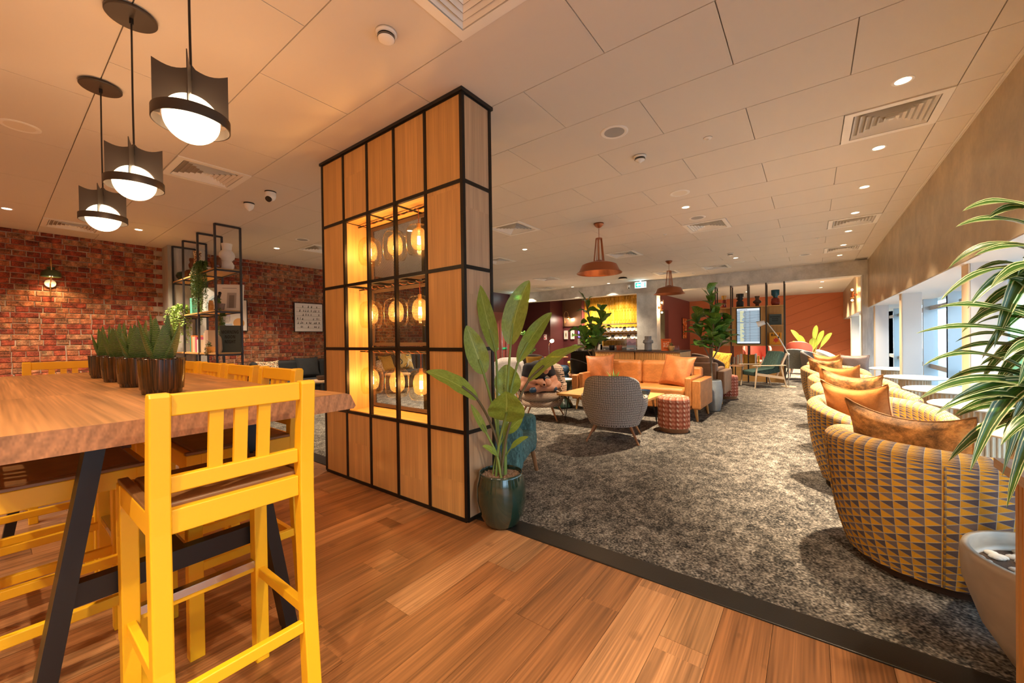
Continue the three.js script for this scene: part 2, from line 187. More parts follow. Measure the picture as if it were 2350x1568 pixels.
// ---------------------------------------------------------------- materials
function mat(color, o = {}) {
  const { r = 0.6, m = 0, phys, ...rest } = o, c = new THREE.Color(); Array.isArray(color) ? c.setRGB(...color) : c.set(color);
  return new (phys ? THREE.MeshPhysicalMaterial : THREE.MeshStandardMaterial)({ color: c, roughness: r, metalness: m, ...(phys || {}), ...rest });
}
const DS = { side: THREE.DoubleSide };
const M = {
  floor: [[0.45, 0.21, 0.085], [0.38, 0.165, 0.062], [0.52, 0.265, 0.12], [0.33, 0.145, 0.056], [0.45, 0.235, 0.105]].map((c) => mat(c, { map: T_floor, r: 0.42, bumpMap: T_floor, bumpScale: 0.0006 })),
  carpet: mat([0.34, 0.335, 0.33], { map: T_carpet, r: 1, bumpMap: T_carpetB, bumpScale: 0.004 }),
  strip: mat([0.035, 0.033, 0.03], { r: 0.32, m: 0.6, bumpMap: T_leatherB, bumpScale: 0.0004 }),
  ceiling: mat([0.67, 0.615, 0.55], { r: 0.9 }), grid: mat([0.7, 0.66, 0.6], { r: 0.7 }), backing: mat([0.36, 0.33, 0.29], { r: 1 }),
  white: mat([0.82, 0.8, 0.76], { r: 0.45 }), offwhite: mat([0.74, 0.69, 0.6], { r: 0.5 }),
  plaster: mat([0.62, 0.59, 0.54], { map: T_plaster, r: 0.75 }), concrete: mat([0.84, 0.82, 0.78], { map: T_plaster, r: 0.6 }), wallwhite: mat([0.6, 0.6, 0.6], { r: 0.7 }),
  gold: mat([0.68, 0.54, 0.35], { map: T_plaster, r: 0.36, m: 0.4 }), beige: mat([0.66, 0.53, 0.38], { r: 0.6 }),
  bricks: [[0.62, 0.21, 0.1], [0.54, 0.13, 0.07], [0.68, 0.285, 0.14], [0.46, 0.1, 0.055], [0.64, 0.34, 0.19]].map((c) => mat(c, { map: T_brick, r: 0.95, bumpMap: T_brickB, bumpScale: 0.006 })),
  mortar: mat([0.66, 0.52, 0.4], { map: T_plaster, r: 1, bumpMap: T_brickB, bumpScale: 0.004 }),
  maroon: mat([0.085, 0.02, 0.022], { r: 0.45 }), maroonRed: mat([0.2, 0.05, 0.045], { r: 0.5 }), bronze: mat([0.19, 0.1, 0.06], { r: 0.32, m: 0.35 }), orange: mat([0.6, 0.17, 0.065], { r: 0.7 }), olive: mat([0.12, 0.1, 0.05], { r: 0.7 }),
  yellow: mat([0.92, 0.5, 0.012], { r: 0.42 }), seat: mat([0.33, 0.17, 0.07], { map: T_leather, r: 0.38 }),
  table: mat([0.72, 0.39, 0.17], { map: T_table, r: 0.33 }), rings: mat([0.55, 0.29, 0.15], { map: T_rings, r: 0.55 }), black: mat([0.008, 0.007, 0.007], { r: 0.42 }), blackSatin: mat([0.028, 0.025, 0.022], { r: 0.38, m: 0.7 }), chrome: mat([0.62, 0.6, 0.58], { r: 0.22, m: 1 }),
  steel: mat([0.07, 0.066, 0.066], { r: 0.36, m: 0.7 }), oak: mat([0.86, 0.5, 0.18], { map: T_oak, r: 0.48 }), oak2: mat([0.82, 0.47, 0.16], { map: T_oak, r: 0.48 }), paleoak: mat([0.72, 0.49, 0.31], { map: T_oak, r: 0.55 }), walnut: mat([0.42, 0.2, 0.09], { map: T_oak, r: 0.4 }), ash: mat([0.78, 0.62, 0.46], { map: T_oak, r: 0.5 }),
  fin: mat([0.09, 0.075, 0.065], { r: 0.42, m: 0.7 }), globe: mat([1, 0.93, 0.8], { r: 0.4, emissive: new THREE.Color().setRGB(1, 0.8, 0.5), emissiveIntensity: 2.4 }),
  lampOn: mat([1, 0.95, 0.85], { r: 0.4, emissive: new THREE.Color().setRGB(1, 0.83, 0.55), emissiveIntensity: 4.5 }), filament: mat([1, 0.9, 0.7], { emissive: new THREE.Color().setRGB(1, 0.66, 0.28), emissiveIntensity: 14 }),
  glassInner: mat([1, 0.8, 0.5], { r: 0.08, phys: { transmission: 0.96, thickness: 0, ior: 1.4 } }), glassAmber: mat([1, 0.94, 0.82], { r: 0.02, phys: { transmission: 1, thickness: 0, ior: 1.45 } }), glass: mat([0.93, 0.97, 1], { r: 0.0, phys: { transmission: 1, thickness: 0, ior: 1.45 } }), glassBrown: mat([0.42, 0.14, 0.04], { r: 0.08, phys: { transmission: 0.75, thickness: 0, ior: 1.5 } }), glassSmoke: mat([0.2, 0.12, 0.09], { r: 0.06, phys: { transmission: 0.7, thickness: 0 } }), glassBlue: mat([0.02, 0.14, 0.2], { r: 0.06, phys: { transmission: 0.4, thickness: 0 } }), glassRed: mat([0.36, 0.05, 0.03], { r: 0.06, phys: { transmission: 0.4, thickness: 0 } }), glassYellow: mat([0.8, 0.5, 0.12], { r: 0.06, phys: { transmission: 0.5, thickness: 0 } }),
  brass: mat([0.74, 0.5, 0.2], { r: 0.28, m: 1 }), greenMetal: mat([0.07, 0.1, 0.045], { r: 0.3, m: 0.2 }), copper: mat([0.42, 0.165, 0.085], { r: 0.36, m: 1 }), terracotta: mat([0.85, 0.36, 0.16], { r: 0.45, m: 0.5 }), rust: mat([0.42, 0.12, 0.05], { r: 0.5 }),
  pot: mat([1, 1, 1], { map: T_pot, r: 0.16 }), soil: mat([0.12, 0.075, 0.05], { map: T_fine, r: 1 }), gravel: mat([0.4, 0.26, 0.18], { map: T_fine, r: 0.9 }), pebble: mat([0.66, 0.64, 0.6], { r: 0.7 }), greenPot: mat([0.012, 0.035, 0.024], { r: 0.12, phys: { clearcoat: 1, clearcoatRoughness: 0.08 } }), greyPot: mat([0.36, 0.4, 0.43], { map: T_plaster, r: 0.55 }), stonePot: mat([0.56, 0.5, 0.42], { map: T_plaster, r: 0.35 }),
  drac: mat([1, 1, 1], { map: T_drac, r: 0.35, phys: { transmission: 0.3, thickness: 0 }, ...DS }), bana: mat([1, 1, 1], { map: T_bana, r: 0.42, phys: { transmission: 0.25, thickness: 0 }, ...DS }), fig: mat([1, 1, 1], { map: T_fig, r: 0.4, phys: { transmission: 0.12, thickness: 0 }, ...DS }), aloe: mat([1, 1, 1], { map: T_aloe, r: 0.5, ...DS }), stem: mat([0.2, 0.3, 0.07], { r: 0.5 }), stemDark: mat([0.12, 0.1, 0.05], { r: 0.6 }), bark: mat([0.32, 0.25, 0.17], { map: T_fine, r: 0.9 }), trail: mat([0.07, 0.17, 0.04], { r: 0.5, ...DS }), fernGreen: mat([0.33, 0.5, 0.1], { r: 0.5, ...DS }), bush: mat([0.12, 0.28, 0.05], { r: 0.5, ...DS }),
  tri: mat([1, 1, 1], { map: T_tri, r: 0.85, bumpMap: T_tri, bumpScale: 0.0015 }), weave: mat([1, 1, 1], { map: T_weave, r: 0.9 }), tweed: mat([1, 1, 1], { map: T_tweed, r: 0.9 }), chev: mat([1, 1, 1], { map: T_chev, r: 0.9 }), hex: mat([1, 1, 1], { map: T_hex, r: 0.85 }), geo: mat([1, 1, 1], { map: T_geo, r: 0.85 }), curves: mat([1, 1, 1], { map: T_curves, r: 0.85 }), speck: mat([1, 1, 1], { map: T_speck, r: 0.85 }),
  suede: mat([0.7, 0.36, 0.12], { map: T_suede, r: 0.55, bumpMap: T_leatherB, bumpScale: 0.001 }), cognac: mat([0.56, 0.2, 0.065], { map: T_leather, r: 0.4, bumpMap: T_leatherB, bumpScale: 0.0008 }), tan: mat([0.64, 0.265, 0.08], { map: T_leather, r: 0.36, bumpMap: T_leatherB, bumpScale: 0.0008 }), brownLeather: mat([0.36, 0.2, 0.12], { map: T_leather, r: 0.42 }),
  teal: mat([0.13, 0.3, 0.31], { map: T_velvet, r: 0.9, phys: { sheen: 0.6, sheenRoughness: 0.4 } }), tealDark: mat([0.06, 0.13, 0.11], { map: T_velvet, r: 0.85 }), charcoal: mat([0.045, 0.048, 0.055], { map: T_fine, r: 0.95 }), navy: mat([0.012, 0.05, 0.11], { r: 0.45 }), greyFabric: mat([0.42, 0.47, 0.45], { map: T_fine, r: 0.9 }), redLeather: mat([0.36, 0.075, 0.05], { r: 0.45 }), greyWeave: mat([0.3, 0.27, 0.26], { map: T_fine, r: 0.95 }), mustard: mat([0.75, 0.42, 0.06], { map: T_fine, r: 0.9 }), darkBrown: mat([0.12, 0.07, 0.05], { map: T_fine, r: 0.85 }), rose: mat([0.4, 0.3, 0.27], { map: T_fine, r: 0.9 }),
  tileYellow: [[0.74, 0.38, 0.04], [0.66, 0.33, 0.03], [0.8, 0.44, 0.07]].map((c) => mat(c, { map: T_tile, r: 0.18 })),
  alu: mat([0.42, 0.48, 0.52], { r: 0.45, m: 0.4 }), darkGreen: mat([0.02, 0.05, 0.035], { r: 0.3 }), paper: mat([0.85, 0.82, 0.76], { r: 0.8 }), skin: mat([0.5, 0.24, 0.15], { r: 0.55 }), shirt: mat([0.022, 0.022, 0.028], { r: 0.9 }), shorts: mat([0.012, 0.028, 0.06], { r: 0.9 }), hair: mat([0.05, 0.03, 0.02], { r: 0.7 }),
  ground: mat([0.4, 0.42, 0.42], { r: 0.95 }), facade: mat([0.17, 0.22, 0.24], { r: 0.7 }), lawn: mat([0.1, 0.2, 0.05], { r: 1 }),
};
const col = (c, o) => mat(c, o);
const lamp = (l, parent, x, y, z) => { l.position.set(x, y, z); l.castShadow = true; parent.add(l); return l; };
const lc = (k, f = 1) => [new THREE.Color().setRGB(...LIGHT[k][0]), LIGHT[k][1] * f];
// ================================================================ THE ROOM
{ // timber floor: planks along z
  const f = struct('floor', span(-9.5, 1.8, -0.12, -0.022, -2.19, 3.2), M.floor[3]);
  const W = 0.19, lens = [1.3, 1.7, 2.1], var_ = [];
  for (let i = 0; i < 15; i++) var_.push(buv(box(W - 0.0016, 0.022, lens[i % 3] - 0.0016, 0, -0.011, 0), 'z', 1, rnd() * 3, rnd() * 3));
  let k = 0, n = 0;
  for (let x = -9.45; x < 1.8; x += W, k++) {
    let z = -2.04, j = 0; const off = [0, 0.9, 0.35, 1.25, 0.6][k % 5];
    if (off) { const g = buv(box(W - 0.0016, 0.022, off - 0.0016, 0, -0.011, 0), 'z', 1, rnd() * 3, rnd() * 3); P(f, 'plank', g, M.floor[(k * 2) % 5]).position.set(x + W / 2, 0, z + off / 2); z += off; }
    while (z < 3.1 && n < 290) { const v = Math.floor(rnd() * 15), L = lens[v % 3]; const p = P(f, 'plank', var_[v], M.floor[Math.floor(rnd() * 5)]); p.position.set(x + W / 2, 0, z + L / 2); z += L; n++; }
  }
  struct('floor', buv(span(-9.5, 1.8, -0.12, 0.004, -21.2, -2.19), 'z'), M.carpet);
  const t = struct('trim_1', buv(rbox(11.3, 0.14, 0.15, 0.004, -3.85, -0.0625, -2.115), 'x'), M.strip);
}
{ // tiled ceiling
  const c = struct('ceiling', span(-9.5, 1.06, 2.986, 3.1, -21.2, 3.2), M.backing);
  const g2 = buv(box(1.194, 0.016, 0.594, 0, 0.008, 0), 'x'), g1 = buv(box(0.594, 0.016, 0.594, 0, 0.008, 0), 'x'), ge = buv(box(0.222, 0.016, 0.594, 0, 0.008, 0), 'x');
  const vents = new Set(['0,3', '5,0', '0,9', '-1,15', '6,7', '9,3', '11,0', '15,0', '16,4', '11,6', '14,11', '16,6', '9,10', '17,13', '4,13']);
  globalThis.ventCells = vents;
  const X = (j) => 0.82 - 0.6 * j;
  for (let k = -7; k <= 17; k++) {
    const z = -1.06 - 0.6 * k - 0.3, z0 = Math.abs(k % 2);
    P(c, 'tile', ge, M.ceiling).position.set(0.934, CEIL, z);
    if (z0) { if (!vents.has(k + ',0')) P(c, 'tile', g1, M.ceiling).position.set(X(0) - 0.3, CEIL, z); }
    for (let j = z0; j < 17; j += 2) {
      const a = vents.has(k + ',' + j), b = vents.has(k + ',' + (j + 1));
      if (!a && !b) P(c, 'tile', g2, M.ceiling).position.set(X(j) - 0.6, CEIL, z);
      else { if (!a) P(c, 'tile', g1, M.ceiling).position.set(X(j) - 0.3, CEIL, z); if (!b) P(c, 'tile', g1, M.ceiling).position.set(X(j) - 0.9, CEIL, z); }
    }
  }
  for (let j = 0; j < 17; j += 2) P(c, 'tile', buv(box(1.194, 0.016, 0.334, 0, 0.008, 0), 'x'), M.ceiling).position.set(X(j) - 0.6, CEIL, -12.03);
  P(c, 'edge_angle', merge(span(1.043, 1.05, 2.955, 2.97, -12.2, 3.2), span(1.028, 1.05, 2.963, 2.967, -12.2, 3.2)), M.grid);
  P(c, 'plasterboard', span(-9.5, 1.05, 2.97, 2.984, -21.2, -12.2), M.ceiling);
}
function brickWall(z0, z1, zVisible, yVisible) {      // alternate courses of long and short bricks
  const w = struct('wall_left', buv(span(-9.5, -9.312, 0, 3.1, z1, z0), 'z'), M.mortar);
  const mk = (L) => { const out = []; for (let i = 0; i < 5; i++) { const h = 0.074, d = 0.014, e = () => rr(-0.003, 0.003), b = 0.007;
    const A = [[-L / 2 + e(), -h / 2 + e()], [L / 2 + e(), -h / 2 + e()], [L / 2 + e(), h / 2 + e()], [-L / 2 + e(), h / 2 + e()]], c0 = A.map((p) => [0, p[1], -p[0]]), c1 = A.map((p) => [d - b, p[1], -p[0]]), c2 = A.map((p) => [d + rr(-0.003, 0.003), p[1] * (1 - b * 2 / h), -p[0] * (1 - b * 2 / L)]);
    const q = []; const quad = (a, b_, c, d_) => q.push(...a, ...b_, ...c, ...a, ...c, ...d_);
    for (let k = 0; k < 4; k++) { const n = (k + 1) % 4; quad(c0[k], c0[n], c1[n], c1[k]); quad(c1[k], c1[n], c2[n], c2[k]); } quad(c2[0], c2[1], c2[2], c2[3]);
    const g = new THREE.BufferGeometry(); g.setAttribute('position', new THREE.Float32BufferAttribute(q, 3)); g.computeVertexNormals(); g.setAttribute('uv', new THREE.Float32BufferAttribute(new Array(q.length / 3 * 2).fill(0), 2)); out.push(buv(g, 'z', 1, rnd() * 5, rnd() * 5)); } return out; };
  const long = mk(0.261), short = mk(0.124), all = [];
  for (let r = 0; r < 36; r++) { const y = 0.02 + r * 0.0828 + 0.035, isL = r % 2 === 0, s = isL ? 0.27 : 0.133; for (let z = z0 - s / 2 + (isL ? 0 : -0.066) - rr(0, 0.05); z > z1 + s * 0.4; z -= s) all.push([y + rr(-0.002, 0.002), z + rr(-0.004, 0.004), isL, Math.floor(rnd() * 5), Math.min(4, Math.floor(rnd() * 5.3))]); }
  all.sort((a, b) => (b[0] > yVisible && b[1] < zVisible[0] && b[1] > zVisible[1]) - (a[0] > yVisible && a[1] < zVisible[0] && a[1] > zVisible[1]));
  const rest = [[], [], [], [], []];
  all.forEach(([y, z, L, v, m], i) => { const g = (L ? long : short)[v]; if (i < 298) P(w, 'brick', g, M.bricks[m]).position.set(-9.312, y, z); else rest[m].push(g.clone().translate(-9.312, y, z)); });
  rest.forEach((g, i) => g.length && P(w, 'bricks', merge(g), M.bricks[i], null, 'stuff'));
}
brickWall(1.2, -1.96, [0.1, -1.95], 0.98);
brickWall(-1.9, -9.2, [-3.0, -5.1], 0.95);
struct('wall_left', merge(span(-9.5, -8.93, 0, 2.97, -2.44, -1.9)), M.plaster);
struct('wall_left', span(-9.5, -9.3, 0, 3.1, 1.2, 3.2), M.plaster);
struct('wall_left', span(-9.5, -9.3, 0, 3.1, -14.4, -9.2), M.maroon);
struct('wall_front', span(-9.5, 1.95, 0, 3.1, 3.2, 3.35), M.beige);
// ---- window side
struct('wall_right', buv(span(1.05, 1.95, 1.87, 3.1, -21.2, 3.2), 'z', 0.6), M.gold);
{ const s = struct('trim_2', span(1.056, 1.74, 1.862, 1.87, -21.2, 3.2), M.wallwhite); }
const pillars = [[1.05, 1.25], [-2.17, -1.97], [-5.37, -5.17], [-8.575, -8.385], [-11.75, -11.55], [-14.95, -14.75], [-18.1, -17.9]];
pillars.forEach(([a, b]) => { const w = struct('wall_right', span(1.11, 1.32, 0, 1.862, a, b), M.wallwhite); P(w, 'lit_end_face', span(1.1, 1.112, 0, 1.862, a, b), M.beige); });  // lit tone of each pillar end, painted on as a beige face
{ const w = struct('wall_right', span(0.95, 1.3, 0, 2.63, -12.545, -12.206), M.concrete); }
struct('wall_right', span(1.6, 1.95, 0, 1.87, 1.3, 3.2), M.wallwhite);
struct('wall_right', span(1.6, 1.95, 0, 1.87, -21.2, -18.1), M.wallwhite);
for (let i = 0; i < 6; i++) {   // glazed bays
  const a = pillars[i][0], b = pillars[i + 1][1], w = struct('window_' + (i + 1), merge(span(1.69, 1.79, 0, 0.09, b, a), span(1.69, 1.79, 0.63, 0.71, b, a), span(1.69, 1.79, 1.665, 1.735, b, a)), M.alu);
  const zs = []; for (let z = a; z > b - 0.3; z -= (a - b + 0.2) / 2) zs.push(z);
  zs.forEach((z) => { P(w, 'mullion', span(1.61, 1.79, 0, 1.87, z - 0.035, z + 0.035), M.alu); });
  for (let k = 0; k < zs.length - 1; k++) for (const [y0, y1] of [[0.09, 0.63], [0.71, 1.665], [1.735, 1.865]]) P(w, 'pane', clean(new THREE.PlaneGeometry(zs[k] - zs[k + 1] - 0.06, y1 - y0)).rotateY(-Math.PI / 2).translate(1.745, (y0 + y1) / 2, (zs[k] + zs[k + 1]) / 2), M.glass);
}
// ---- far end: beam, column, orange lounge, bar recess
struct('wall_back', buv(span(-9.3, 1.05, 2.62, 2.985, -12.55, -12.2), 'x', 0.6), M.concrete);
struct('wall_back', buv(span(-4.33, -3.72, 0, 2.62, -12.55, -12.2), 'y', 0.6), M.concrete);
{ // orange wall of slanting boards
  const w = struct('wall_back', span(-4.9, 1.8, 0, 3.1, -21.35, -21.03), M.rust);
  const clip = (poly, nx, ny, d) => { const o = []; poly.forEach((p, i) => { const q = poly[(i + 1) % poly.length], a = nx * p[0] + ny * p[1] - d, b = nx * q[0] + ny * q[1] - d; if (a >= 0) o.push(p); if (a * b < 0) { const t = a / (a - b); o.push([p[0] + (q[0] - p[0]) * t, p[1] + (q[1] - p[1]) * t]); } }); return o; };
  const an = 22 * D2R, nx = -Math.sin(an), ny = Math.cos(an);
  for (let d = -1.2; d < 5; d += 0.34) { let p = [[-4.8, 0], [1.75, 0], [1.75, 2.97], [-4.8, 2.97]]; p = clip(p, nx, ny, d + 0.008); if (p.length > 2) p = clip(p, -nx, -ny, -(d + 0.34)); if (p.length > 2) P(w, 'board', ext(p, 0.03).translate(0, 0, -21.015), M.orange); }
}
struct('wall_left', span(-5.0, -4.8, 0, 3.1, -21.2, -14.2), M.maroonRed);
{ const d = struct('door_1', span(-4.8, -4.76, 0, 2.35, -17.2, -14.3), M.maroon); P(d, 'dark_opening', span(-4.765, -4.745, 0, 2.3, -16.6, -14.5), M.olive); }  // olive panel paints in the dark depth of an open doorway
{ // yellow glazed stick tiles
  const w = struct('wall_back', span(-7.2, -4.8, 0, 3.1, -14.4, -14.24), M.tileYellow[1]), b = [[], [], []];
  for (let x = -7.17; x < -4.8; x += 0.052) for (let r = 0; r < 4; r++) { const g = box(0.048, 0.43, 0.02, x + 0.024, 1.02 + 0.438 * r + 0.215 + (Math.round(x * 19) % 2) * 0.1, -14.235 + rr(-0.004, 0.004)); b[Math.floor(rnd() * 3)].push(g); }
  b.forEach((g, i) => P(w, 'stick_tiles', merge(g), M.tileYellow[i], null, 'stuff'));
}
{ const w = struct('wall_back', span(-9.5, -7.2, 0, 3.1, -14.4, -14.2), M.maroon);
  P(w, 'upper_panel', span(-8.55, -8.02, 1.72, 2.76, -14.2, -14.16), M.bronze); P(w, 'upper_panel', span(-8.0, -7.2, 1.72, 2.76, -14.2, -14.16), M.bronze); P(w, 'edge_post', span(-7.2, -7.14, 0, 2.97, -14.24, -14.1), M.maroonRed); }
struct('wall_back', span(-9.3, -8.1, 0, 2.97, -14.2, -13.2), M.maroon);
// ---- outside
struct('floor', span(1.8, 45, -0.5, -0.4, -60, 12), M.ground);
// ================================================================ CEILING FITTINGS
function vent(k, j, label) {
  const x = 0.82 - 0.6 * j - 0.3, z = -1.06 - 0.6 * k - 0.3, t = thing('ceiling_vent', label, 'vent', [x, CEIL, z], 0, 'square ceiling air vents');
  if (vent.src) { vent.src.children.forEach((c) => t.add(c.clone())); return; }
  vent.src = t;
  const sq = (r, w, y0, y1) => merge(box(2 * r, y1 - y0, w, 0, (y0 + y1) / 2, r - w / 2), box(2 * r, y1 - y0, w, 0, (y0 + y1) / 2, -r + w / 2), box(w, y1 - y0, 2 * r - 2 * w, r - w / 2, (y0 + y1) / 2, 0), box(w, y1 - y0, 2 * r - 2 * w, -r + w / 2, (y0 + y1) / 2, 0));
  P(t, 'rim', sq(0.297, 0.055, -0.008, 0.012), M.white); P(t, 'duct', span(-0.297, 0.297, 0.05, 0.055, -0.297, 0.297), M.white);
  for (let i = 0; i < 6; i++) {    // sloped louvres, ring in ring
    const r = 0.235 - i * 0.038, a = r, b = r - 0.026, q = []; const A = [[-a, -a], [a, -a], [a, a], [-a, a]], B = [[-b, -b], [b, -b], [b, b], [-b, b]];
    for (let n = 0; n < 4; n++) { const m = (n + 1) % 4, lo = -0.006, hi = 0.03; const p0 = [A[n][0], lo, A[n][1]], p1 = [A[m][0], lo, A[m][1]], p2 = [B[m][0], hi, B[m][1]], p3 = [B[n][0], hi, B[n][1]], u = (p) => [p[0] * 0.985, p[1] + 0.004, p[2] * 0.985]; q.push(...p0, ...p2, ...p1, ...p0, ...p3, ...p2, ...u(p0), ...u(p1), ...u(p2), ...u(p0), ...u(p2), ...u(p3), ...p0, ...p1, ...u(p1), ...p0, ...u(p1), ...u(p0)); }
    const g = new THREE.BufferGeometry(); g.setAttribute('position', new THREE.Float32BufferAttribute(q, 3)); g.computeVertexNormals(); P(t, 'louvre', g, M.white);
  }
  P(t, 'centre_plate', box(0.03, 0.004, 0.03, 0, -0.003, 0), M.white);
}
const VL = { '0,3': 'square ceiling vent before the timber lantern screen', '5,0': 'square ceiling vent between two downlights above the patterned tub chairs', '0,9': 'square ceiling vent behind the globe pendants', '-1,15': 'square ceiling vent next to the brick wall', '6,7': 'square ceiling vent behind the potted palm beside the lantern screen', '9,3': 'square ceiling vent beside a round speaker' };
for (const s of ventCells) { const [k, j] = s.split(',').map(Number); vent(k, j, VL[s] || 'white square louvred air vent in the tiled ceiling'); }
const downs = [[0.508, -3.76], [0.508, -4.97], [0.508, -6.18], [0.508, -7.41], [0.508, -8.65], [0.508, -9.93], [0.508, -11.16], [-1.315, -5.6], [-1.315, -9.96], [-4.38, -6.24], [-6.38, -11.86], [-5.12, -11.9], [-8.3, -11.95], [-8.0, -0.16], [-8.03, -1.38], [-7.78, -3.2], [-5.0, -4.0], [-6.5, -6.0], [-7.5, -8.0], [-0.5, 1.0], [-2.6, 1.6], [0.45, -0.9], [0.4, 1.2], [-5.0, 1.6]];
downs.forEach(([x, z], i) => {
  const row = i < 7, t = thing('downlight', row ? 'round recessed downlight in the row above the patterned tub chairs' : i > 18 ? 'round recessed downlight above the walkway beside the bar table' : i > 15 ? 'round recessed downlight hidden behind the lantern screen' : i > 12 ? 'round recessed downlight near the brick wall' : 'round recessed downlight in the middle of the lounge ceiling', 'downlight', [x, CEIL, z], 0, row ? 'downlights by the windows' : i > 18 ? 'downlights over the walkway' : i > 15 ? 'downlights behind the screen' : i > 12 ? 'downlights by the brick wall' : 'downlights over the lounge');
  P(t, 'trim_ring', lathe([[0.042, -0.001], [0.056, -0.004], [0.06, 0], [0.06, 0.006], [0.042, 0.006]], 28), M.white);
  P(t, 'diffuser', cyl(0.042, 0.042, 0.004, 0, 0.0005, 0, 24), M.lampOn);
  const [c, I] = lc('down', row ? 1.75 : i > 18 ? 0.55 : i > 15 ? 1.4 : i > 12 ? 0.68 : 1.3), s = new THREE.SpotLight(c, I, 0, (i > 18 ? 62 : row ? 31 : i > 12 && i < 16 ? 58 : 50) * D2R, row ? 0.8 : 0.95, 2); s.shadow.radius = 2; lamp(s, t, 0, -0.012, 0); s.target.position.set(0, -2, 0); t.add(s.target);
});
[[-1.297, -3.17], [-1.24, -5.0], [-1.3, -6.2], [-4.91, -0.17], [-6.8, -3.2], [-1.32, -10.56], [-0.09, -10.56]].forEach(([x, z], i) => {
  const t = thing('ceiling_speaker', ['round ceiling speaker with grey grille next to the smoke detector', 'round ceiling speaker above the houndstooth chair', 'round ceiling speaker beside a square vent', 'round ceiling speaker behind the globe pendants', 'round ceiling speaker near the brick wall', 'small far round ceiling speaker near the beam', 'small far round ceiling speaker near the beam'][i], 'speaker', [x, CEIL, z], 0, 'ceiling speakers');
  P(t, 'bezel', lathe([[0.082, -0.004], [0.098, -0.008], [0.112, -0.004], [0.113, 0.003], [0.082, 0.003]], 40), M.white); P(t, 'grille', cyl(0.083, 0.083, 0.004, 0, -0.002, 0, 32), i % 2 ? M.offwhite : col([0.34, 0.34, 0.34]));
});
[[-1.28, -3.74, 0], [-1.87, -1.355, 1], [-1.33, -9.34, 0]].forEach(([x, z, k], i) => {
  const t = thing('smoke_detector', ['white smoke detector with dark slots between two ceiling speakers', 'white smoke detector near the lantern screen top', 'small far smoke detector beside a downlight'][i], 'smoke detector', [x, CEIL, z]);
  P(t, 'base', lathe([[0, -0.022], [0.05, -0.022], [0.057, -0.012], [0.057, 0], [0, 0]], 32), M.white);
  P(t, 'slot', cyl(0.047, 0.047, 0.016, 0, -0.03, 0, 28), M.black);
  P(t, 'cap', lathe(k ? [[0, -0.05], [0.03, -0.05], [0.044, -0.042], [0.048, -0.032], [0, -0.03]] : [[0, -0.066], [0.012, -0.064], [0.02, -0.052], [0.04, -0.044], [0.05, -0.034], [0, -0.03]], 28), M.white);
});
[[-0.7, -3.77, 0.034], [-1.94, -6.85, 0.03], [0.1, -8.9, 0.03], [-2.55, -11.6, 0.03]].forEach(([x, z, r], i) => { const t = thing('motion_sensor', ['flat round white sensor beside the smoke detector', 'small white sensor between the copper pendants', 'small white sensor in front of the orange wall end', 'small white sensor near the beam'][i], 'sensor', [x, CEIL, z]); P(t, 'body', lathe([[0, -0.014], [r * 0.6, -0.013], [r, -0.006], [r * 1.05, 0], [0, 0]], 28), M.white); P(t, 'eye', sph(r * 0.3, 0, -0.014, 0, 12), M.offwhite); });
[[-4.9, -1.96, 1], [-5.5, -1.955, 0]].forEach(([x, z, k]) => {
  const t = thing(k ? 'dome_camera' : 'motion_detector', k ? 'white dome security camera with black lens on the ceiling' : 'white pointed ceiling detector next to the dome camera', k ? 'camera' : 'detector', [x, CEIL, z]);
  P(t, 'base', cyl(0.058, 0.058, 0.012, 0, -0.006, 0, 28), M.black); P(t, 'housing', k ? sph(0.055, 0, -0.05, 0, 22) : lathe([[0, -0.1], [0.02, -0.088], [0.045, -0.06], [0.055, -0.02], [0.055, -0.012], [0, -0.012]], 28), M.white);
  if (k) { P(t, 'collar', cyl(0.056, 0.05, 0.04, 0, -0.03, 0, 28), M.white); P(t, 'lens', aim(clean(new THREE.CylinderGeometry(0.032, 0.034, 0.02, 22)), [0.012, -0.085, 0.022], [0.02, -0.1, 0.036]), M.black); }
});
{ const t = thing('wifi_dome', 'dark flat round access unit hanging below the ceiling near the beam', 'device', [-4.3, CEIL, -11.0]); P(t, 'plate', cyl(0.11, 0.13, 0.03, 0, -0.02, 0, 28), M.black); P(t, 'cover', lathe([[0, -0.06], [0.09, -0.055], [0.13, -0.035], [0, -0.034]], 28), M.white);
  const u = thing('dome_camera', 'small white dome camera beside the green exit sign', 'camera', [-4.55, CEIL - 0.14, -12.13]); P(u, 'mount', cyl(0.06, 0.06, 0.05, 0, 0.03, 0, 20), M.white); P(u, 'housing', sph(0.055, 0, -0.01, 0, 18), M.white); P(u, 'lens', sph(0.025, 0.01, -0.035, 0.03, 12), M.black); }
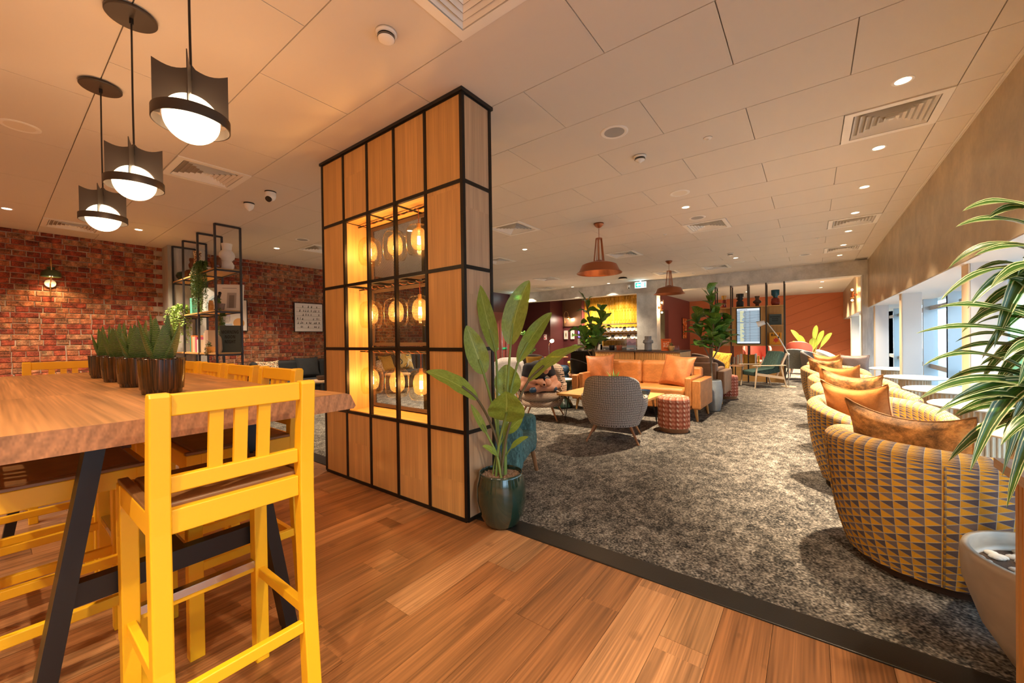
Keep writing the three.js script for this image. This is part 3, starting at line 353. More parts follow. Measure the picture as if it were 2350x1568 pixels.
function exitSign(x, y, z, w, label) {
  const t = thing('exit_sign', label, 'sign', [x, y, z]);
  P(t, 'case', rbox(w + 0.03, w * 0.5 + 0.03, 0.04, 0.006), M.white);
  const tx = canvas(512, 256, (c, W, H) => { c.fillStyle = '#f4fffa'; c.fillRect(0, 0, W, H); c.fillStyle = '#12b072'; c.fillRect(24, 24, 260, 208); c.fillRect(440, 24, 40, 208); c.fillStyle = '#f4fffa'; c.beginPath(); c.moveTo(60, 128); c.lineTo(150, 50); c.lineTo(150, 100); c.lineTo(250, 100); c.lineTo(250, 156); c.lineTo(150, 156); c.lineTo(150, 206); c.fill();
    c.strokeStyle = '#12a06a'; c.lineWidth = 16; c.beginPath(); c.arc(370, 50, 14, 0, 7); c.stroke(); c.beginPath(); c.moveTo(365, 75); c.lineTo(350, 140); c.lineTo(390, 180); c.lineTo(380, 226); c.moveTo(350, 140); c.lineTo(310, 190); c.moveTo(362, 85); c.lineTo(410, 120); c.moveTo(362, 85); c.lineTo(320, 110); c.stroke(); });
  P(t, 'lit_face', clean(new THREE.PlaneGeometry(w, w * 0.5)).translate(0, 0, 0.0215), mat([1, 1, 1], { map: tx, emissive: new THREE.Color(1, 1, 1), emissiveMap: tx, emissiveIntensity: 0.8 }));
  P(t, 'bracket', span(-0.02, 0.02, w * 0.25, w * 0.25 + 0.06, -0.01, 0.01), M.white);
  const l = new THREE.PointLight(new THREE.Color().setRGB(0.55, 0.9, 1), 0.12); l.shadow.radius = 3; lamp(l, t, 0, 0, 0.08);
}
exitSign(-4.13, 2.84, -12.0, 0.34, 'lit green and white emergency exit sign under the beam');
exitSign(-8.75, 2.8, -12.0, 0.34, 'lit exit sign near the maroon wall behind the palm leaf');

// ================================================================ GLOBE PENDANTS over the bar table
function globePendant(x, label) {
  const t = thing('globe_pendant', label, 'pendant lamp', [x, 0, -0.47], -0.35, 'globe pendants over the bar table'), yc = 2.095;
  P(t, 'ceiling_rose', lathe([[0, 2.945], [0.1, 2.945], [0.104, 2.95], [0.104, 2.962], [0, 2.962]], 40), M.fin);
  P(t, 'spacer', cyl(0.07, 0.07, 0.01, 0, 2.966, 0, 20), M.black);
  P(t, 'cord_grip', cyl(0.009, 0.009, 0.03, 0, 2.932, 0, 12), M.black);
  P(t, 'cord', tube([[0, 2.92, 0], [0.004, 2.7, 0], [-0.004, 2.5, 0.002], [0, 2.24, 0]], 0.0042, 24, 6), M.black);
  for (let k = 0; k < 2; k++) {     // crossed plates with a scooped top and a round cut for the globe
    const s = []; for (let i = 0; i <= 16; i++) { const a = -0.112 + 0.224 * i / 16, q = Math.abs(a) / 0.112; s.push([a, 0.195 - 0.018 * Math.sin(q * Math.PI) + (q < 0.1 ? 0.012 : 0)]); }
    const g = s.slice().reverse(); const sh = [...g.map((p) => [p[0], p[1]]), [-0.112, 0.0], [-0.092, 0.0]]; for (let i = 0; i <= 16; i++) { const a = Math.PI - Math.PI * i / 16; sh.push([0.09 * Math.cos(a), 0.09 * Math.sin(a)]); } sh.push([0.092, 0], [0.112, 0]);
    const f = ext(sh, 0.003); if (k) f.rotateY(Math.PI / 2); P(t, 'fin', f.translate(0, yc, 0), M.fin);
  }
  P(t, 'ring', lathe([[0.114, yc - 0.024], [0.118, yc - 0.024], [0.118, yc + 0.014], [0.114, yc + 0.014], [0.114, yc - 0.024]], 56), M.fin);
  P(t, 'globe', sph(0.086, 0, yc, 0, 32), M.globe);
  const [c, I] = lc('globe'), l = new THREE.PointLight(c, I); l.shadow.radius = 4; lamp(l, t, 0, yc, 0);
}
globePendant(-1.84, 'globe pendant over the pot of the fullest aloe, beside the bar stool back');
globePendant(-2.8, 'middle globe pendant of the three over the bar table');
globePendant(-3.73, 'globe pendant closest to the brick wall over the bar table');

// ================================================================ BAR TABLE
{
  const t = thing('bar_table', 'thick live edge timber bar table on black splayed steel legs', 'table');
  const x0 = -4.36, x1 = -1.49, z0 = -0.86, z1 = 0.04, N = 40, wob = (x, s) => 0.018 * Math.sin(x * 3.1 + s) + 0.011 * Math.sin(x * 7.7 + 2 * s);
  const slab = surf((u, v) => { // cross-section loop swept along x
    const x = x0 + (x1 - x0) * v, near = z1 + wob(x, 1), far = z0 + wob(x, 2.3), L = [[near - 0.02, 1.05], [near, 1.042], [near + 0.022, 0.995], [near + 0.012, 0.985], [far - 0.012, 0.985], [far - 0.022, 0.995], [far, 1.042], [far + 0.02, 1.05], [near - 0.02, 1.05]];
    const k = Math.min(7, Math.floor(u * 8)), f = u * 8 - k, a = L[k], b = L[k + 1]; return [x, a[1] + (b[1] - a[1]) * f, a[0] + (b[0] - a[0]) * f];
  }, 8, N);
  const sg = buv(slab.toNonIndexed ? slab : slab, 'x'); sg.computeVertexNormals(); P(t, 'tabletop', sg, M.table);
  for (const x of [x0, x1]) { const near = z1 + wob(x, 1), far = z0 + wob(x, 2.3), L = [[near - 0.02, 1.05], [near, 1.042], [near + 0.022, 0.995], [near + 0.012, 0.985], [far - 0.012, 0.985], [far - 0.022, 0.995], [far, 1.042], [far + 0.02, 1.05]]; const g = ext(L.map((p) => [-p[0], p[1]]), 0.008); g.rotateY(Math.PI / 2).translate(x, 0, 0); P(t, 'end_face', buv(g, 'z'), M.rings); }
  for (const x of [-1.82, -4.03]) {
    for (const s of [-1, 1]) { const zc = -0.41; const l = P(t, 'leg', bar([x, 0.985, zc + s * 0.205], [x, 0.03, zc + s * 0.36], 0.075, 0.045), M.black); P(l, 'foot_plate', merge(cyl(0.035, 0.038, 0.012, x + 0.03, 0.01, zc + s * 0.335, 20), box(0.05, 0.05, 0.03, x, 0.03, zc + s * 0.355)), M.black); P(l, 'screw', cyl(0.008, 0.008, 0.006, x + 0.035, 0.018, zc + s * 0.335, 10), M.chrome); }
    P(t, 'cross_bar', span(x - 0.022, x + 0.022, 0.455, 0.525, -0.69, -0.13), M.black); P(t, 'top_plate', span(x - 0.04, x + 0.04, 0.978, 0.986, -0.72, -0.1), M.black);
  }
  P(t, 'long_bar', span(-4.03, -1.82, 0.47, 0.51, -0.43, -0.39), M.black);
}
// ================================================================ BAR STOOLS
function makeStool() {
  const t = thing('bar_stool', '', 'bar stool', [0, 0, 0], 0, 'yellow bar stools around the bar table'), w = 0.42, hw = w / 2 - 0.0225;
  for (const s of [-1, 1]) {
    P(t, 'leg', rbox(0.045, 0.815, 0.05, 0.004, s * hw, 0.4075, 0.185), M.yellow);
    const pr = [[-0.265, 0], [-0.212, 0], [-0.19, 0.4], [-0.176, 0.76], [-0.178, 0.86], [-0.205, 1.12], [-0.212, 1.13], [-0.24, 1.13], [-0.246, 1.12], [-0.228, 0.86], [-0.226, 0.76], [-0.232, 0.4]];
    P(t, 'leg', ext(pr.map((p) => [-p[0], p[1]]), 0.045, 0.004).rotateY(Math.PI / 2).translate(s * hw, 0, 0), M.yellow);
    P(t, 'side_rail', rbox(0.028, 0.066, 0.36, 0.004, s * (hw + 0.006), 0.782, -0.005), M.yellow);
    P(t, 'stretcher', rbox(0.024, 0.036, 0.38, 0.004, s * hw, 0.355, -0.02), M.yellow);
  }
  P(t, 'front_rail', rbox(w - 0.09, 0.066, 0.028, 0.004, 0, 0.782, 0.19), M.yellow); P(t, 'rear_rail', rbox(w - 0.09, 0.066, 0.03, 0.004, 0, 0.782, -0.2), M.yellow);
  P(t, 'seat', rbox(w - 0.075, 0.024, 0.365, 0.008, 0, 0.815, -0.005), M.seat, 'brown seat panel'); for (const s of [-1, 1]) P(t, 'seat_edge', rbox(0.026, 0.012, 0.4, 0.003, s * (hw + 0.006), 0.82, 0.01), M.seat);
  P(t, 'top_rail', rbox(w - 0.09, 0.058, 0.026, 0.004, 0, 1.097, -0.222), M.yellow); P(t, 'lower_rail', rbox(w - 0.09, 0.045, 0.026, 0.004, 0, 0.882, -0.202), M.yellow);
  for (const x of [-0.062, 0, 0.062]) P(t, 'slat', bar([x, 0.9, -0.202], [x, 1.075, -0.221], 0.034, 0.014), M.yellow);
  const f = P(t, 'front_stretcher', rbox(w - 0.09, 0.04, 0.026, 0.003, 0, 0.38, 0.185), M.yellow); P(f, 'kick_plate', merge(box(w - 0.09, 0.004, 0.03, 0, 0.402, 0.185), box(w - 0.09, 0.024, 0.003, 0, 0.39, 0.1995), box(w - 0.09, 0.024, 0.003, 0, 0.39, 0.1705)), M.chrome, 'bright metal kick plate');
  P(t, 'rear_stretcher', rbox(w - 0.09, 0.036, 0.024, 0.004, 0, 0.315, -0.22), M.yellow);
  return t;
}
const stool = makeStool(); stool.position.set(-1.575, 0, -0.45); stool.rotation.y = -Math.PI / 2; stool.userData.label = 'yellow bar stool at the table end, its slatted back to the walkway';
copy(stool, [-4.58, 0, -0.36], Math.PI / 2, 'yellow bar stool at the table end next to the brick wall');
[-2.165, -2.665, -3.165, -3.665].forEach((x, i) => {
  copy(stool, [x, 0, -0.67], 0, ['yellow bar stool pushed in on the lantern screen side, next to the table end', 'second yellow stool from the table end along the lantern screen side', 'third yellow stool from the table end along the lantern screen side', 'yellow stool farthest along the lantern screen side of the table'][i]);
  if (i < 3) copy(stool, [x + 0.01, 0, -0.155], Math.PI, ['yellow stool pushed in opposite, nearest the end stool', 'second yellow stool pushed in opposite the lantern screen side', 'third yellow stool pushed in opposite the lantern screen side'][i]);
});
// ================================================================ ALOE POTS
function aloe(x, z, s, turn, label, n, hgt) {
  const t = thing('potted_aloe', label, 'potted plant', [x, 1.05, z], turn, 'aloe pots along the bar table');
  const seg = 6, pot = lathe([[0, 0], [0.062, 0], [0.066, 0.004], [0.067, 0.018], [0.072, 0.021], [0.076, 0.08], [0.078, 0.14], [0.08, 0.148], [0.072, 0.148], [0.069, 0.12], [0, 0.12]].map(([a, b]) => [a * s, b * s]), 40);
  P(t, 'pot', pot, M.pot, 'dark brown streaky glazed pot'); P(t, 'soil', cyl(0.069 * s, 0.069 * s, 0.006, 0, 0.132 * s, 0, 24), M.gravel);
  for (let i = 0; i < n; i++) {
    const ring = i < n * 0.4 ? 0 : 1, a = i * 2.39996, tilt = ring ? rr(0.26, 0.46) : rr(0.04, 0.16), L = hgt * (ring ? rr(0.78, 1.0) : rr(0.9, 1.12)), w = (ring ? 0.062 : 0.05) * s;
    const dx = Math.cos(a), dz = Math.sin(a), b = [dx * 0.02, 0.125 * s, dz * 0.02], m = [dx * (0.02 + L * 0.55 * Math.sin(tilt)), 0.125 * s + L * 0.5, dz * (0.02 + L * 0.55 * Math.sin(tilt))], e = [dx * (0.02 + L * 0.75 * Math.sin(tilt)), 0.125 * s + L * Math.cos(tilt * 0.7), dz * (0.02 + L * 0.75 * Math.sin(tilt))];
    const c = new THREE.QuadraticBezierCurve3(V(...b), V(...m), V(...e)), out = V(dx, 0.25, dz).normalize();
    P(t, 'leaf', surf((u, v) => { const q = c.getPoint(v), tg = c.getTangent(v), sd = tg.clone().cross(out).normalize(), up = sd.clone().cross(tg).normalize(), an = u * Math.PI * 2, k = (0.75 + 0.5 * Math.min(v * 4, 1) - Math.pow(v, 1.6) * 1.24) * w * 0.5; q.addScaledVector(sd, Math.cos(an) * k).addScaledVector(up, Math.sin(an) * k * (Math.sin(an) > 0 ? 0.18 : 0.55)); return [q.x, q.y, q.z, u, v]; }, 10, 12), M.aloe);
  }
}
aloe(-2.19, -0.44, 1.0, 0.3, 'potted striped aloe beside the end stool, the largest of four', 9, 0.215);
aloe(-2.65, -0.44, 0.97, 1.7, 'second potted striped aloe from the end stool', 8, 0.205);
aloe(-3.1, -0.44, 0.95, 2.9, 'third potted striped aloe from the end stool', 8, 0.2);
aloe(-3.55, -0.44, 0.95, 4.1, 'potted striped aloe farthest from the end stool, towards the brick wall', 8, 0.2);
// ================================================================ LANTERN SCREEN (room divider)
{
  const t = thing('room_divider', 'floor to ceiling timber panelled screen in a black steel grid with glass lanterns', 'room divider');
  const xs = [-3.745, -3.374, -3.003, -2.632, -2.261, -1.89], ys = [0.014, 0.618, 1.189, 1.76, 2.346, 2.95], zf = -1.966, zb = -2.248, b = 0.026;
  for (const z of [zf, zb]) { for (const x of xs) P(t, 'frame_post', box(b, 2.94, b, x, 1.485, z), M.blackSatin); for (const y of ys) P(t, 'frame_rail', box(1.855, b, b * 0.92, -2.8175, y, z), M.blackSatin); }
  for (const x of [xs[0], xs[5]]) for (const y of ys) P(t, 'side_rail', box(b * 0.92, b, 0.28, x, y, (zf + zb) / 2), M.blackSatin);
  for (const x of xs.slice(1, 5)) for (const y of [ys[2], ys[3], ys[4]]) P(t, 'depth_rail', box(b * 0.8, b * 0.8, 0.28, x, y - 0.004, (zf + zb) / 2), M.blackSatin);
  P(t, 'head_channel', merge(span(-3.77, -1.865, 2.945, 2.969, -2.272, -1.942)), M.black);
  for (let c = 0; c < 5; c++) for (let r = 0; r < 5; r++) if (r === 0 || r === 4 || c === 0 || c === 4) for (const [z, s] of [[zf - 0.004, 1], [zb + 0.004, -1]]) P(t, 'panel', buv(span(xs[c] + 0.012, xs[c + 1] - 0.012, ys[r] + 0.012, ys[r + 1] - 0.012, z - 0.009, z + 0.009), 'y', 1, rnd() * 4, rnd() * 4), (c + r) % 2 ? M.oak : M.oak2);
  for (let r = 0; r < 5; r++) for (const x of [xs[0] + 0.004, xs[5] - 0.004]) P(t, 'panel', buv(span(x - 0.009, x + 0.009, ys[r] + 0.012, ys[r + 1] - 0.012, zb + 0.012, zf - 0.012), 'y', 1, rnd() * 4, rnd() * 4), M.paleoak);
  for (const x of [xs[1] + 0.0, xs[4] - 0.0]) P(t, 'niche_side', buv(span(x - 0.008, x + 0.008, ys[1], ys[4], zb + 0.01, zf - 0.012), 'y', 1, rnd() * 4, 0.3), M.oak);
  for (const y of [ys[1], ys[4]]) P(t, 'niche_board', buv(span(xs[1], xs[4], y - 0.008, y + 0.008, zb + 0.01, zf - 0.012), 'x'), M.oak);
  for (let r = 1; r < 4; r++) {    // glazed mesh panels at the back
    const x0 = xs[1] + 0.02, x1 = xs[4] - 0.02, y0 = ys[r] + 0.02, y1 = ys[r + 1] - 0.02, z = zb + 0.022, f = 0.03;
    const p = P(t, 'mesh_frame', merge(span(x0, x1, y0, y0 + f, z - 0.008, z + 0.008), span(x0, x1, y1 - f, y1, z - 0.008, z + 0.008), span(x0, x0 + f, y0 + f, y1 - f, z - 0.008, z + 0.008), span(x1 - f, x1, y0 + f, y1 - f, z - 0.008, z + 0.008)), M.darkBrown);
    const w = []; const X0 = x0 + f, X1 = x1 - f, Y0 = y0 + f, Y1 = y1 - f, k = 1.5;
    for (const s of [1, -1]) for (let c = -2.2; c < 2.2; c += 0.026) { const pts = []; const yy = (x) => s * k * (x - (X0 + X1) / 2) + c + (Y0 + Y1) / 2; let xa = X0, xb = X1; const xAt = (y) => (y - c - (Y0 + Y1) / 2) / (s * k) + (X0 + X1) / 2; const u = [xAt(Y0), xAt(Y1)].sort((m, n) => m - n); xa = Math.max(xa, u[0]); xb = Math.min(xb, u[1]); if (xb - xa > 0.005) w.push(aim(clean(new THREE.CylinderGeometry(0.0008, 0.0008, Math.hypot(xb - xa, yy(xb) - yy(xa)), 3, 1, true)), [xa, yy(xa), z], [xb, yy(xb), z])); }
    P(p, 'wire_mesh', merge(w), M.blackSatin, null, 'stuff'); P(p, 'pane', clean(new THREE.PlaneGeometry(X1 - X0, Y1 - Y0)).translate((X0 + X1) / 2, (Y0 + Y1) / 2, z - 0.006), M.glass);
    P(t, 'hanging_rod', rod([xs[1], ys[r + 1] - 0.03, -2.1], [xs[4], ys[r + 1] - 0.03, -2.1], 0.006), M.blackSatin);
  }
  const rows = [[2.066, 2.316, 'top'], [1.497, 1.73, 'middle'], [0.9, 1.159, 'bottom']], cx = [-3.19, -2.822, -2.512];
  rows.forEach(([y, yr, rn], r) => {
    const w = tube(Array.from({ length: 25 }, (_, i) => [cx[0] - 0.1 + i * 0.035, yr + 0.009 * Math.cos(i * 2.1), -2.1 + 0.009 * Math.sin(i * 2.1)]), 0.0035, 90, 5); one('twisted_cable', w, M.rust, 'brown cable wound round the ' + rn + ' rod of the lantern screen', 'cable', 'lantern cables');
    cx.forEach((x, c) => {
      const l = thing('glass_lantern', ['amber', 'clear', 'amber'][c] + ' double glass lantern in the ' + rn + ' row of the screen, ' + ['against the lit side board', 'in the middle', 'beside the palm side'][c], 'lantern', [x, y, -2.1], 0, 'glass lanterns in the screen');
      P(l, 'outer_glass', lathe([[0.055, -0.125], [0.08, -0.118], [0.097, -0.085], [0.101, -0.03], [0.101, 0.04], [0.093, 0.085], [0.072, 0.112], [0.035, 0.121], [0.018, 0.122]], 36), M.glassAmber);
      P(l, 'inner_glass', lathe([[0, -0.083], [0.035, -0.08], [0.056, -0.058], [0.064, -0.01], [0.062, 0.035], [0.05, 0.07], [0.03, 0.09], [0.016, 0.1]], 30), M.glassInner);
      P(l, 'socket', cyl(0.015, 0.015, 0.05, 0, 0.105, 0, 16), M.brass); P(l, 'cord', rod([0, 0.12, 0], [0, yr - y - 0.01, 0], 0.0032), M.rust);
      const bu = P(l, 'bulb', lathe([[0, -0.05], [0.014, -0.046], [0.02, -0.03], [0.018, 0.01], [0.011, 0.05], [0.011, 0.08]], 18), M.glass); P(bu, 'filament', rod([0, -0.036, 0], [0, 0.028, 0], 0.015, 0.012, 10), M.filament);
      const [k, I] = lc('lantern'), pl = new THREE.PointLight(k, I); pl.shadow.radius = 0.8; lamp(pl, l, 0.0, 0, 0.0);
    });
  });
}
// ================================================================ STEEL SHELF UNIT by the brick wall
{
  const t = thing('shelf_unit', 'tall open steel shelf unit with oak boards beside the brick wall', 'shelving'), xs = [-6.764, -7.535, -8.29, -9.05 + 0.13 - 0.0], z0 = -1.962, z1 = -2.278, b = 0.026; xs[3] = -8.9;
  for (const x of xs) { P(t, 'post', box(b, 2.96, b, x, 1.48, z0), M.steel); P(t, 'post', box(b, 2.96, b, x, 1.48, z1), M.steel); P(t, 'top_bar', box(b, b, z0 - z1, x, 2.952, (z0 + z1) / 2), M.steel); for (const y of [1.1, 1.722, 2.325]) P(t, 'shelf_bar', box(b, b, z0 - z1, x, y - 0.02, (z0 + z1) / 2), M.steel); }
  for (const y of [1.11, 1.732, 2.335]) { for (let i = 0; i < 3; i++) P(t, 'shelf_board', buv(span(xs[i + 1] + 0.013, xs[i] - 0.013, y - 0.022, y, z1 - 0.005, z0 + 0.005), 'x', 1, i, y), M.oak); for (const z of [z0, z1]) P(t, 'long_bar', span(xs[3], xs[0], y - 0.034, y - 0.022, z - 0.01, z + 0.01), M.steel); }
}
function trailing(name, label, x, y, z, n, drop, spread, m, potM = M.white, out = [0, 0, 1], leaf = 0.016) {
  const t = thing(name, label, 'potted plant', [x, y, z]); P(t, 'pot', lathe([[0, 0], [0.045, 0], [0.06, 0.09], [0.052, 0.09], [0.045, 0.08], [0, 0.08]], 22), potM);
  const g = [], st = [];
  for (let i = 0; i < n; i++) {
    const a = rr(-1.3, 1.3), ox = out[0] * Math.cos(a) - out[2] * Math.sin(a), oz = out[0] * Math.sin(a) + out[2] * Math.cos(a), R = spread * rr(0.5, 1), L = drop * rr(0.35, 1), c = new THREE.CatmullRomCurve3([V(0, 0.08, 0), V(ox * R * 0.6, 0.13 + rr(0, 0.05), oz * R * 0.6), V(ox * R, 0.05, oz * R), V(ox * R * 1.05 + rr(-0.02, 0.02), -L * 0.5, oz * R * 1.05), V(ox * R * 1.02 + rr(-0.03, 0.03), -L, oz * R * 1.02)]);
    st.push(clean(new THREE.TubeGeometry(c, 8, 0.0015, 3)));
    const k = Math.round(10 + L * 55); for (let j = 0; j < k; j++) { const q = c.getPoint(j / k), w = leaf * rr(0.6, 1.2), d = V(rr(-1, 1), rr(-1, 0.4), rr(-1, 1)).normalize(), s = d.clone().cross(V(rr(-1, 1), 1, rr(-1, 1))).normalize(), A = q.clone(), B = q.clone().addScaledVector(d, w).addScaledVector(s, w * 0.5), C = q.clone().addScaledVector(d, w * 2), D = q.clone().addScaledVector(d, w).addScaledVector(s, -w * 0.5); g.push(...A.toArray(), ...B.toArray(), ...C.toArray(), ...A.toArray(), ...C.toArray(), ...D.toArray()); }
  }
  const geo = new THREE.BufferGeometry(); geo.setAttribute('position', new THREE.Float32BufferAttribute(g, 3)); geo.computeVertexNormals(); P(t, 'foliage', geo, m, null, 'stuff'); P(t, 'stems', merge(st), M.stem, null, 'stuff');
}
trailing('trailing_plant', 'dark trailing plant spilling from the top shelf beside the white vase', -7.45, 2.337, -2.05, 95, 0.6, 0.19, M.trail);
trailing('trailing_plant', 'dark trailing plant hanging behind the shelf posts below the green dish', -8.15, 2.1, -2.2, 22, 0.6, 0.1, M.trail);
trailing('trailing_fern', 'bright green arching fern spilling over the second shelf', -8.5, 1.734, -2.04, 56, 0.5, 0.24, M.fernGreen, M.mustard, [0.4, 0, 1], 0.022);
trailing('trailing_plant', 'small green plant hanging below the second shelf near the brick wall picture', -6.98, 1.56, -2.14, 26, 0.3, 0.09, M.trail);
const vase = (name, label, x, y, z, prof, m, cat = 'vase', seg = 30) => one(name, lathe(prof, seg, x, y, z), m, label, cat);
vase('low_dish', 'round dark green ceramic bowl on a cream foot on the top shelf', -8.72, 2.337, -2.1, [[0, 0], [0.08, 0], [0.09, 0.02], [0.13, 0.06], [0.14, 0.1], [0.115, 0.15], [0.06, 0.17], [0, 0.17]], M.darkGreen);
vase('glass_vase', 'brown glass bubble vase on the top shelf', -8.43, 2.337, -2.12, [[0, 0], [0.06, 0], [0.1, 0.03], [0.13, 0.1], [0.09, 0.16], [0.04, 0.18], [0.05, 0.22], [0.055, 0.26], [0.035, 0.3], [0.045, 0.34], [0.04, 0.37]], M.glassBrown);
vase('speckled_vase', 'tall cream speckled bottle vase on the top shelf', -8.0, 2.337, -2.08, [[0, 0], [0.11, 0], [0.105, 0.05], [0.07, 0.14], [0.048, 0.24], [0.045, 0.32], [0.058, 0.42], [0.052, 0.42], [0.04, 0.32]], M.speck);
vase('stacked_vase', 'matt white vase of three stacked bulges on the top shelf', -6.97, 2.337, -2.17, [[0, 0], [0.06, 0], [0.085, 0.043], [0.089, 0.085], [0.064, 0.132], [0.06, 0.14], [0.093, 0.178], [0.102, 0.221], [0.093, 0.264], [0.066, 0.297], [0.06, 0.306], [0.064, 0.357], [0.072, 0.399], [0.064, 0.399], [0.051, 0.306]], M.white);
vase('amber_jar', 'shiny amber glass jar in front of the white stacked vase', -6.86, 2.337, -2.0, [[0, 0], [0.055, 0], [0.062, 0.02], [0.068, 0.08], [0.064, 0.14], [0.05, 0.16], [0.045, 0.16], [0.055, 0.13]], M.glassBrown);
function board(name, label, cat, x, y, z, w, h, tx, { d = 0.018, tilt = -0.12, turn = 0, frame = null, emis = 0, edge = M.paper } = {}) {   // print, book cover or framed picture standing at its foot
  const t = thing(name, label, cat, [x, y, z], turn), g = (q) => q.translate(0, h / 2, 0).rotateX(tilt);
  P(t, frame ? 'frame' : 'block', g(frame ? merge(span(-w / 2 - 0.014, w / 2 + 0.014, h / 2, h / 2 + 0.014, -d, 0.008), span(-w / 2 - 0.014, w / 2 + 0.014, -h / 2 - 0.014, -h / 2, -d, 0.008), span(-w / 2 - 0.014, -w / 2, -h / 2, h / 2, -d, 0.008), span(w / 2, w / 2 + 0.014, -h / 2, h / 2, -d, 0.008), span(-w / 2, w / 2, -h / 2, h / 2, -d, -0.004)) : box(w, h, d, 0, 0, -d / 2)), frame || edge);
  P(t, 'print', g(clean(new THREE.PlaneGeometry(w * (frame ? 1 : 0.995), h * (frame ? 1 : 0.995))).translate(0, 0, frame ? 0.001 : 0.0012)), mat([1, 1, 1], { map: tx, r: frame ? 0.25 : 0.7, ...(emis ? { emissive: new THREE.Color(1, 1, 1), emissiveMap: tx, emissiveIntensity: emis } : {}) }));
  return t;
}
const txt = (c, s, x, y, px, colr, fam = 'sans-serif', wt = 'bold') => { c.fillStyle = colr; c.font = wt + ' ' + px + 'px ' + fam; c.textAlign = 'center'; c.textBaseline = 'middle'; c.fillText(s, x, y); };
const T_morning = canvas(256, 256, (c) => { c.fillStyle = '#4d5b58'; c.fillRect(0, 0, 256, 256); txt(c, 'MORNING', 122, 62, 42, '#0d1212'); txt(c, 'NOON', 122, 108, 42, '#0d1212'); txt(c, 'NIGHT', 122, 154, 42, '#0d1212'); });
const T_arcs = canvas(256, 256, (c) => { c.fillStyle = '#e9edef'; c.fillRect(0, 0, 256, 256); ['#c3d6e2', '#7f9fb5', '#e8e2d4', '#a9bfca', '#5f7688'].forEach((k, i) => { c.strokeStyle = k; c.lineWidth = 16; c.beginPath(); c.arc(150, 190, 110 - i * 20, 0, 7); c.stroke(); }); });
const T_sketch = canvas(256, 320, (c) => { c.fillStyle = '#efece6'; c.fillRect(0, 0, 256, 320); c.fillStyle = '#b9b1ab'; c.fillRect(110, 90, 90, 190); c.fillStyle = '#8d8580'; c.fillRect(130, 120, 50, 160); c.fillStyle = '#777'; c.fillRect(60, 30, 140, 5); });
const T_abstract = canvas(256, 384, (c) => { c.fillStyle = '#e9dfd6'; c.fillRect(0, 0, 256, 384); c.fillStyle = '#d9756a'; c.fillRect(150, 40, 70, 60); c.fillStyle = '#dba05a'; c.beginPath(); c.arc(170, 290, 60, 0, 7); c.fill(); c.fillStyle = '#b8c4d6'; c.fillRect(10, 300, 90, 70); c.fillStyle = '#cdbfd3'; c.fillRect(20, 180, 60, 90); });
board('sign_print', 'slate grey block print with MORNING NOON NIGHT lettering on the lowest shelf', 'print', -6.83, 1.112, -2.15, 0.27, 0.4, T_morning, { turn: 1.0, tilt: -0.05 });
board('arc_print', 'white print of pale blue arcs leaning on the second shelf', 'print', -7.5, 1.734, -2.15, 0.36, 0.4, T_arcs, { turn: 0.7 });
board('sketch_print', 'pale framed drawing standing on the second shelf', 'picture', -7.05, 1.734, -2.2, 0.36, 0.4, T_sketch, { turn: 0.85, frame: M.white });
one('stone_sculpture', surf((u, v) => { const a = u * 6.2832, y = v * 0.24, r = 0.055 * Math.pow(Math.sin(Math.PI * (0.06 + 0.9 * v)), 0.45) * (1 + 0.12 * Math.cos(v * 7)), o = 0.012 * Math.sin(v * 6); return [-6.86 + Math.cos(a) * r + o, 1.112 + y, -2.02 + Math.sin(a) * r * 0.7]; }, 24, 20), M.ash, 'smooth kidney shaped pale sculpture before the lettered print', 'sculpture');
one('wooden_house', ext([[-0.045, 0], [0.045, 0], [0.045, 0.1], [0, 0.17], [-0.045, 0.1]], 0.05, 0.004).translate(-7.25, 1.734, -2.04), M.oak, 'small pale wooden house block on the second shelf', 'ornament', 'wooden houses');
one('wooden_house', ext([[-0.035, 0], [0.035, 0], [0.035, 0.14], [0, 0.22], [-0.035, 0.14]], 0.05, 0.004).translate(-7.02, 1.734, -2.06), M.oak, 'taller pale wooden house block on the second shelf', 'ornament', 'wooden houses');
one('black_figurine', merge(tube([[-6.95, 1.736, -2.03], [-6.97, 1.82, -2.03], [-6.93, 1.9, -2.04], [-6.9, 1.97, -2.05]], 0.018, 16, 8), tube([[-6.97, 1.82, -2.03], [-7.01, 1.9, -2.02], [-6.98, 1.98, -2.03], [-6.95, 1.94, -2.03]], 0.01, 14, 6), tube([[-6.93, 1.9, -2.04], [-6.87, 1.88, -2.03], [-6.86, 1.96, -2.03]], 0.009, 12, 6), sph(0.022, -6.9, 1.985, -2.05, 14), cyl(0.04, 0.045, 0.02, -6.94, 1.744, -2.03, 18)), M.black, 'black curling figurine on the second shelf', 'figurine');
trailing('small_succulent', 'little succulent in a pink pot on the second shelf', -6.82, 1.734, -2.03, 12, 0.02, 0.05, M.trail, M.rose);
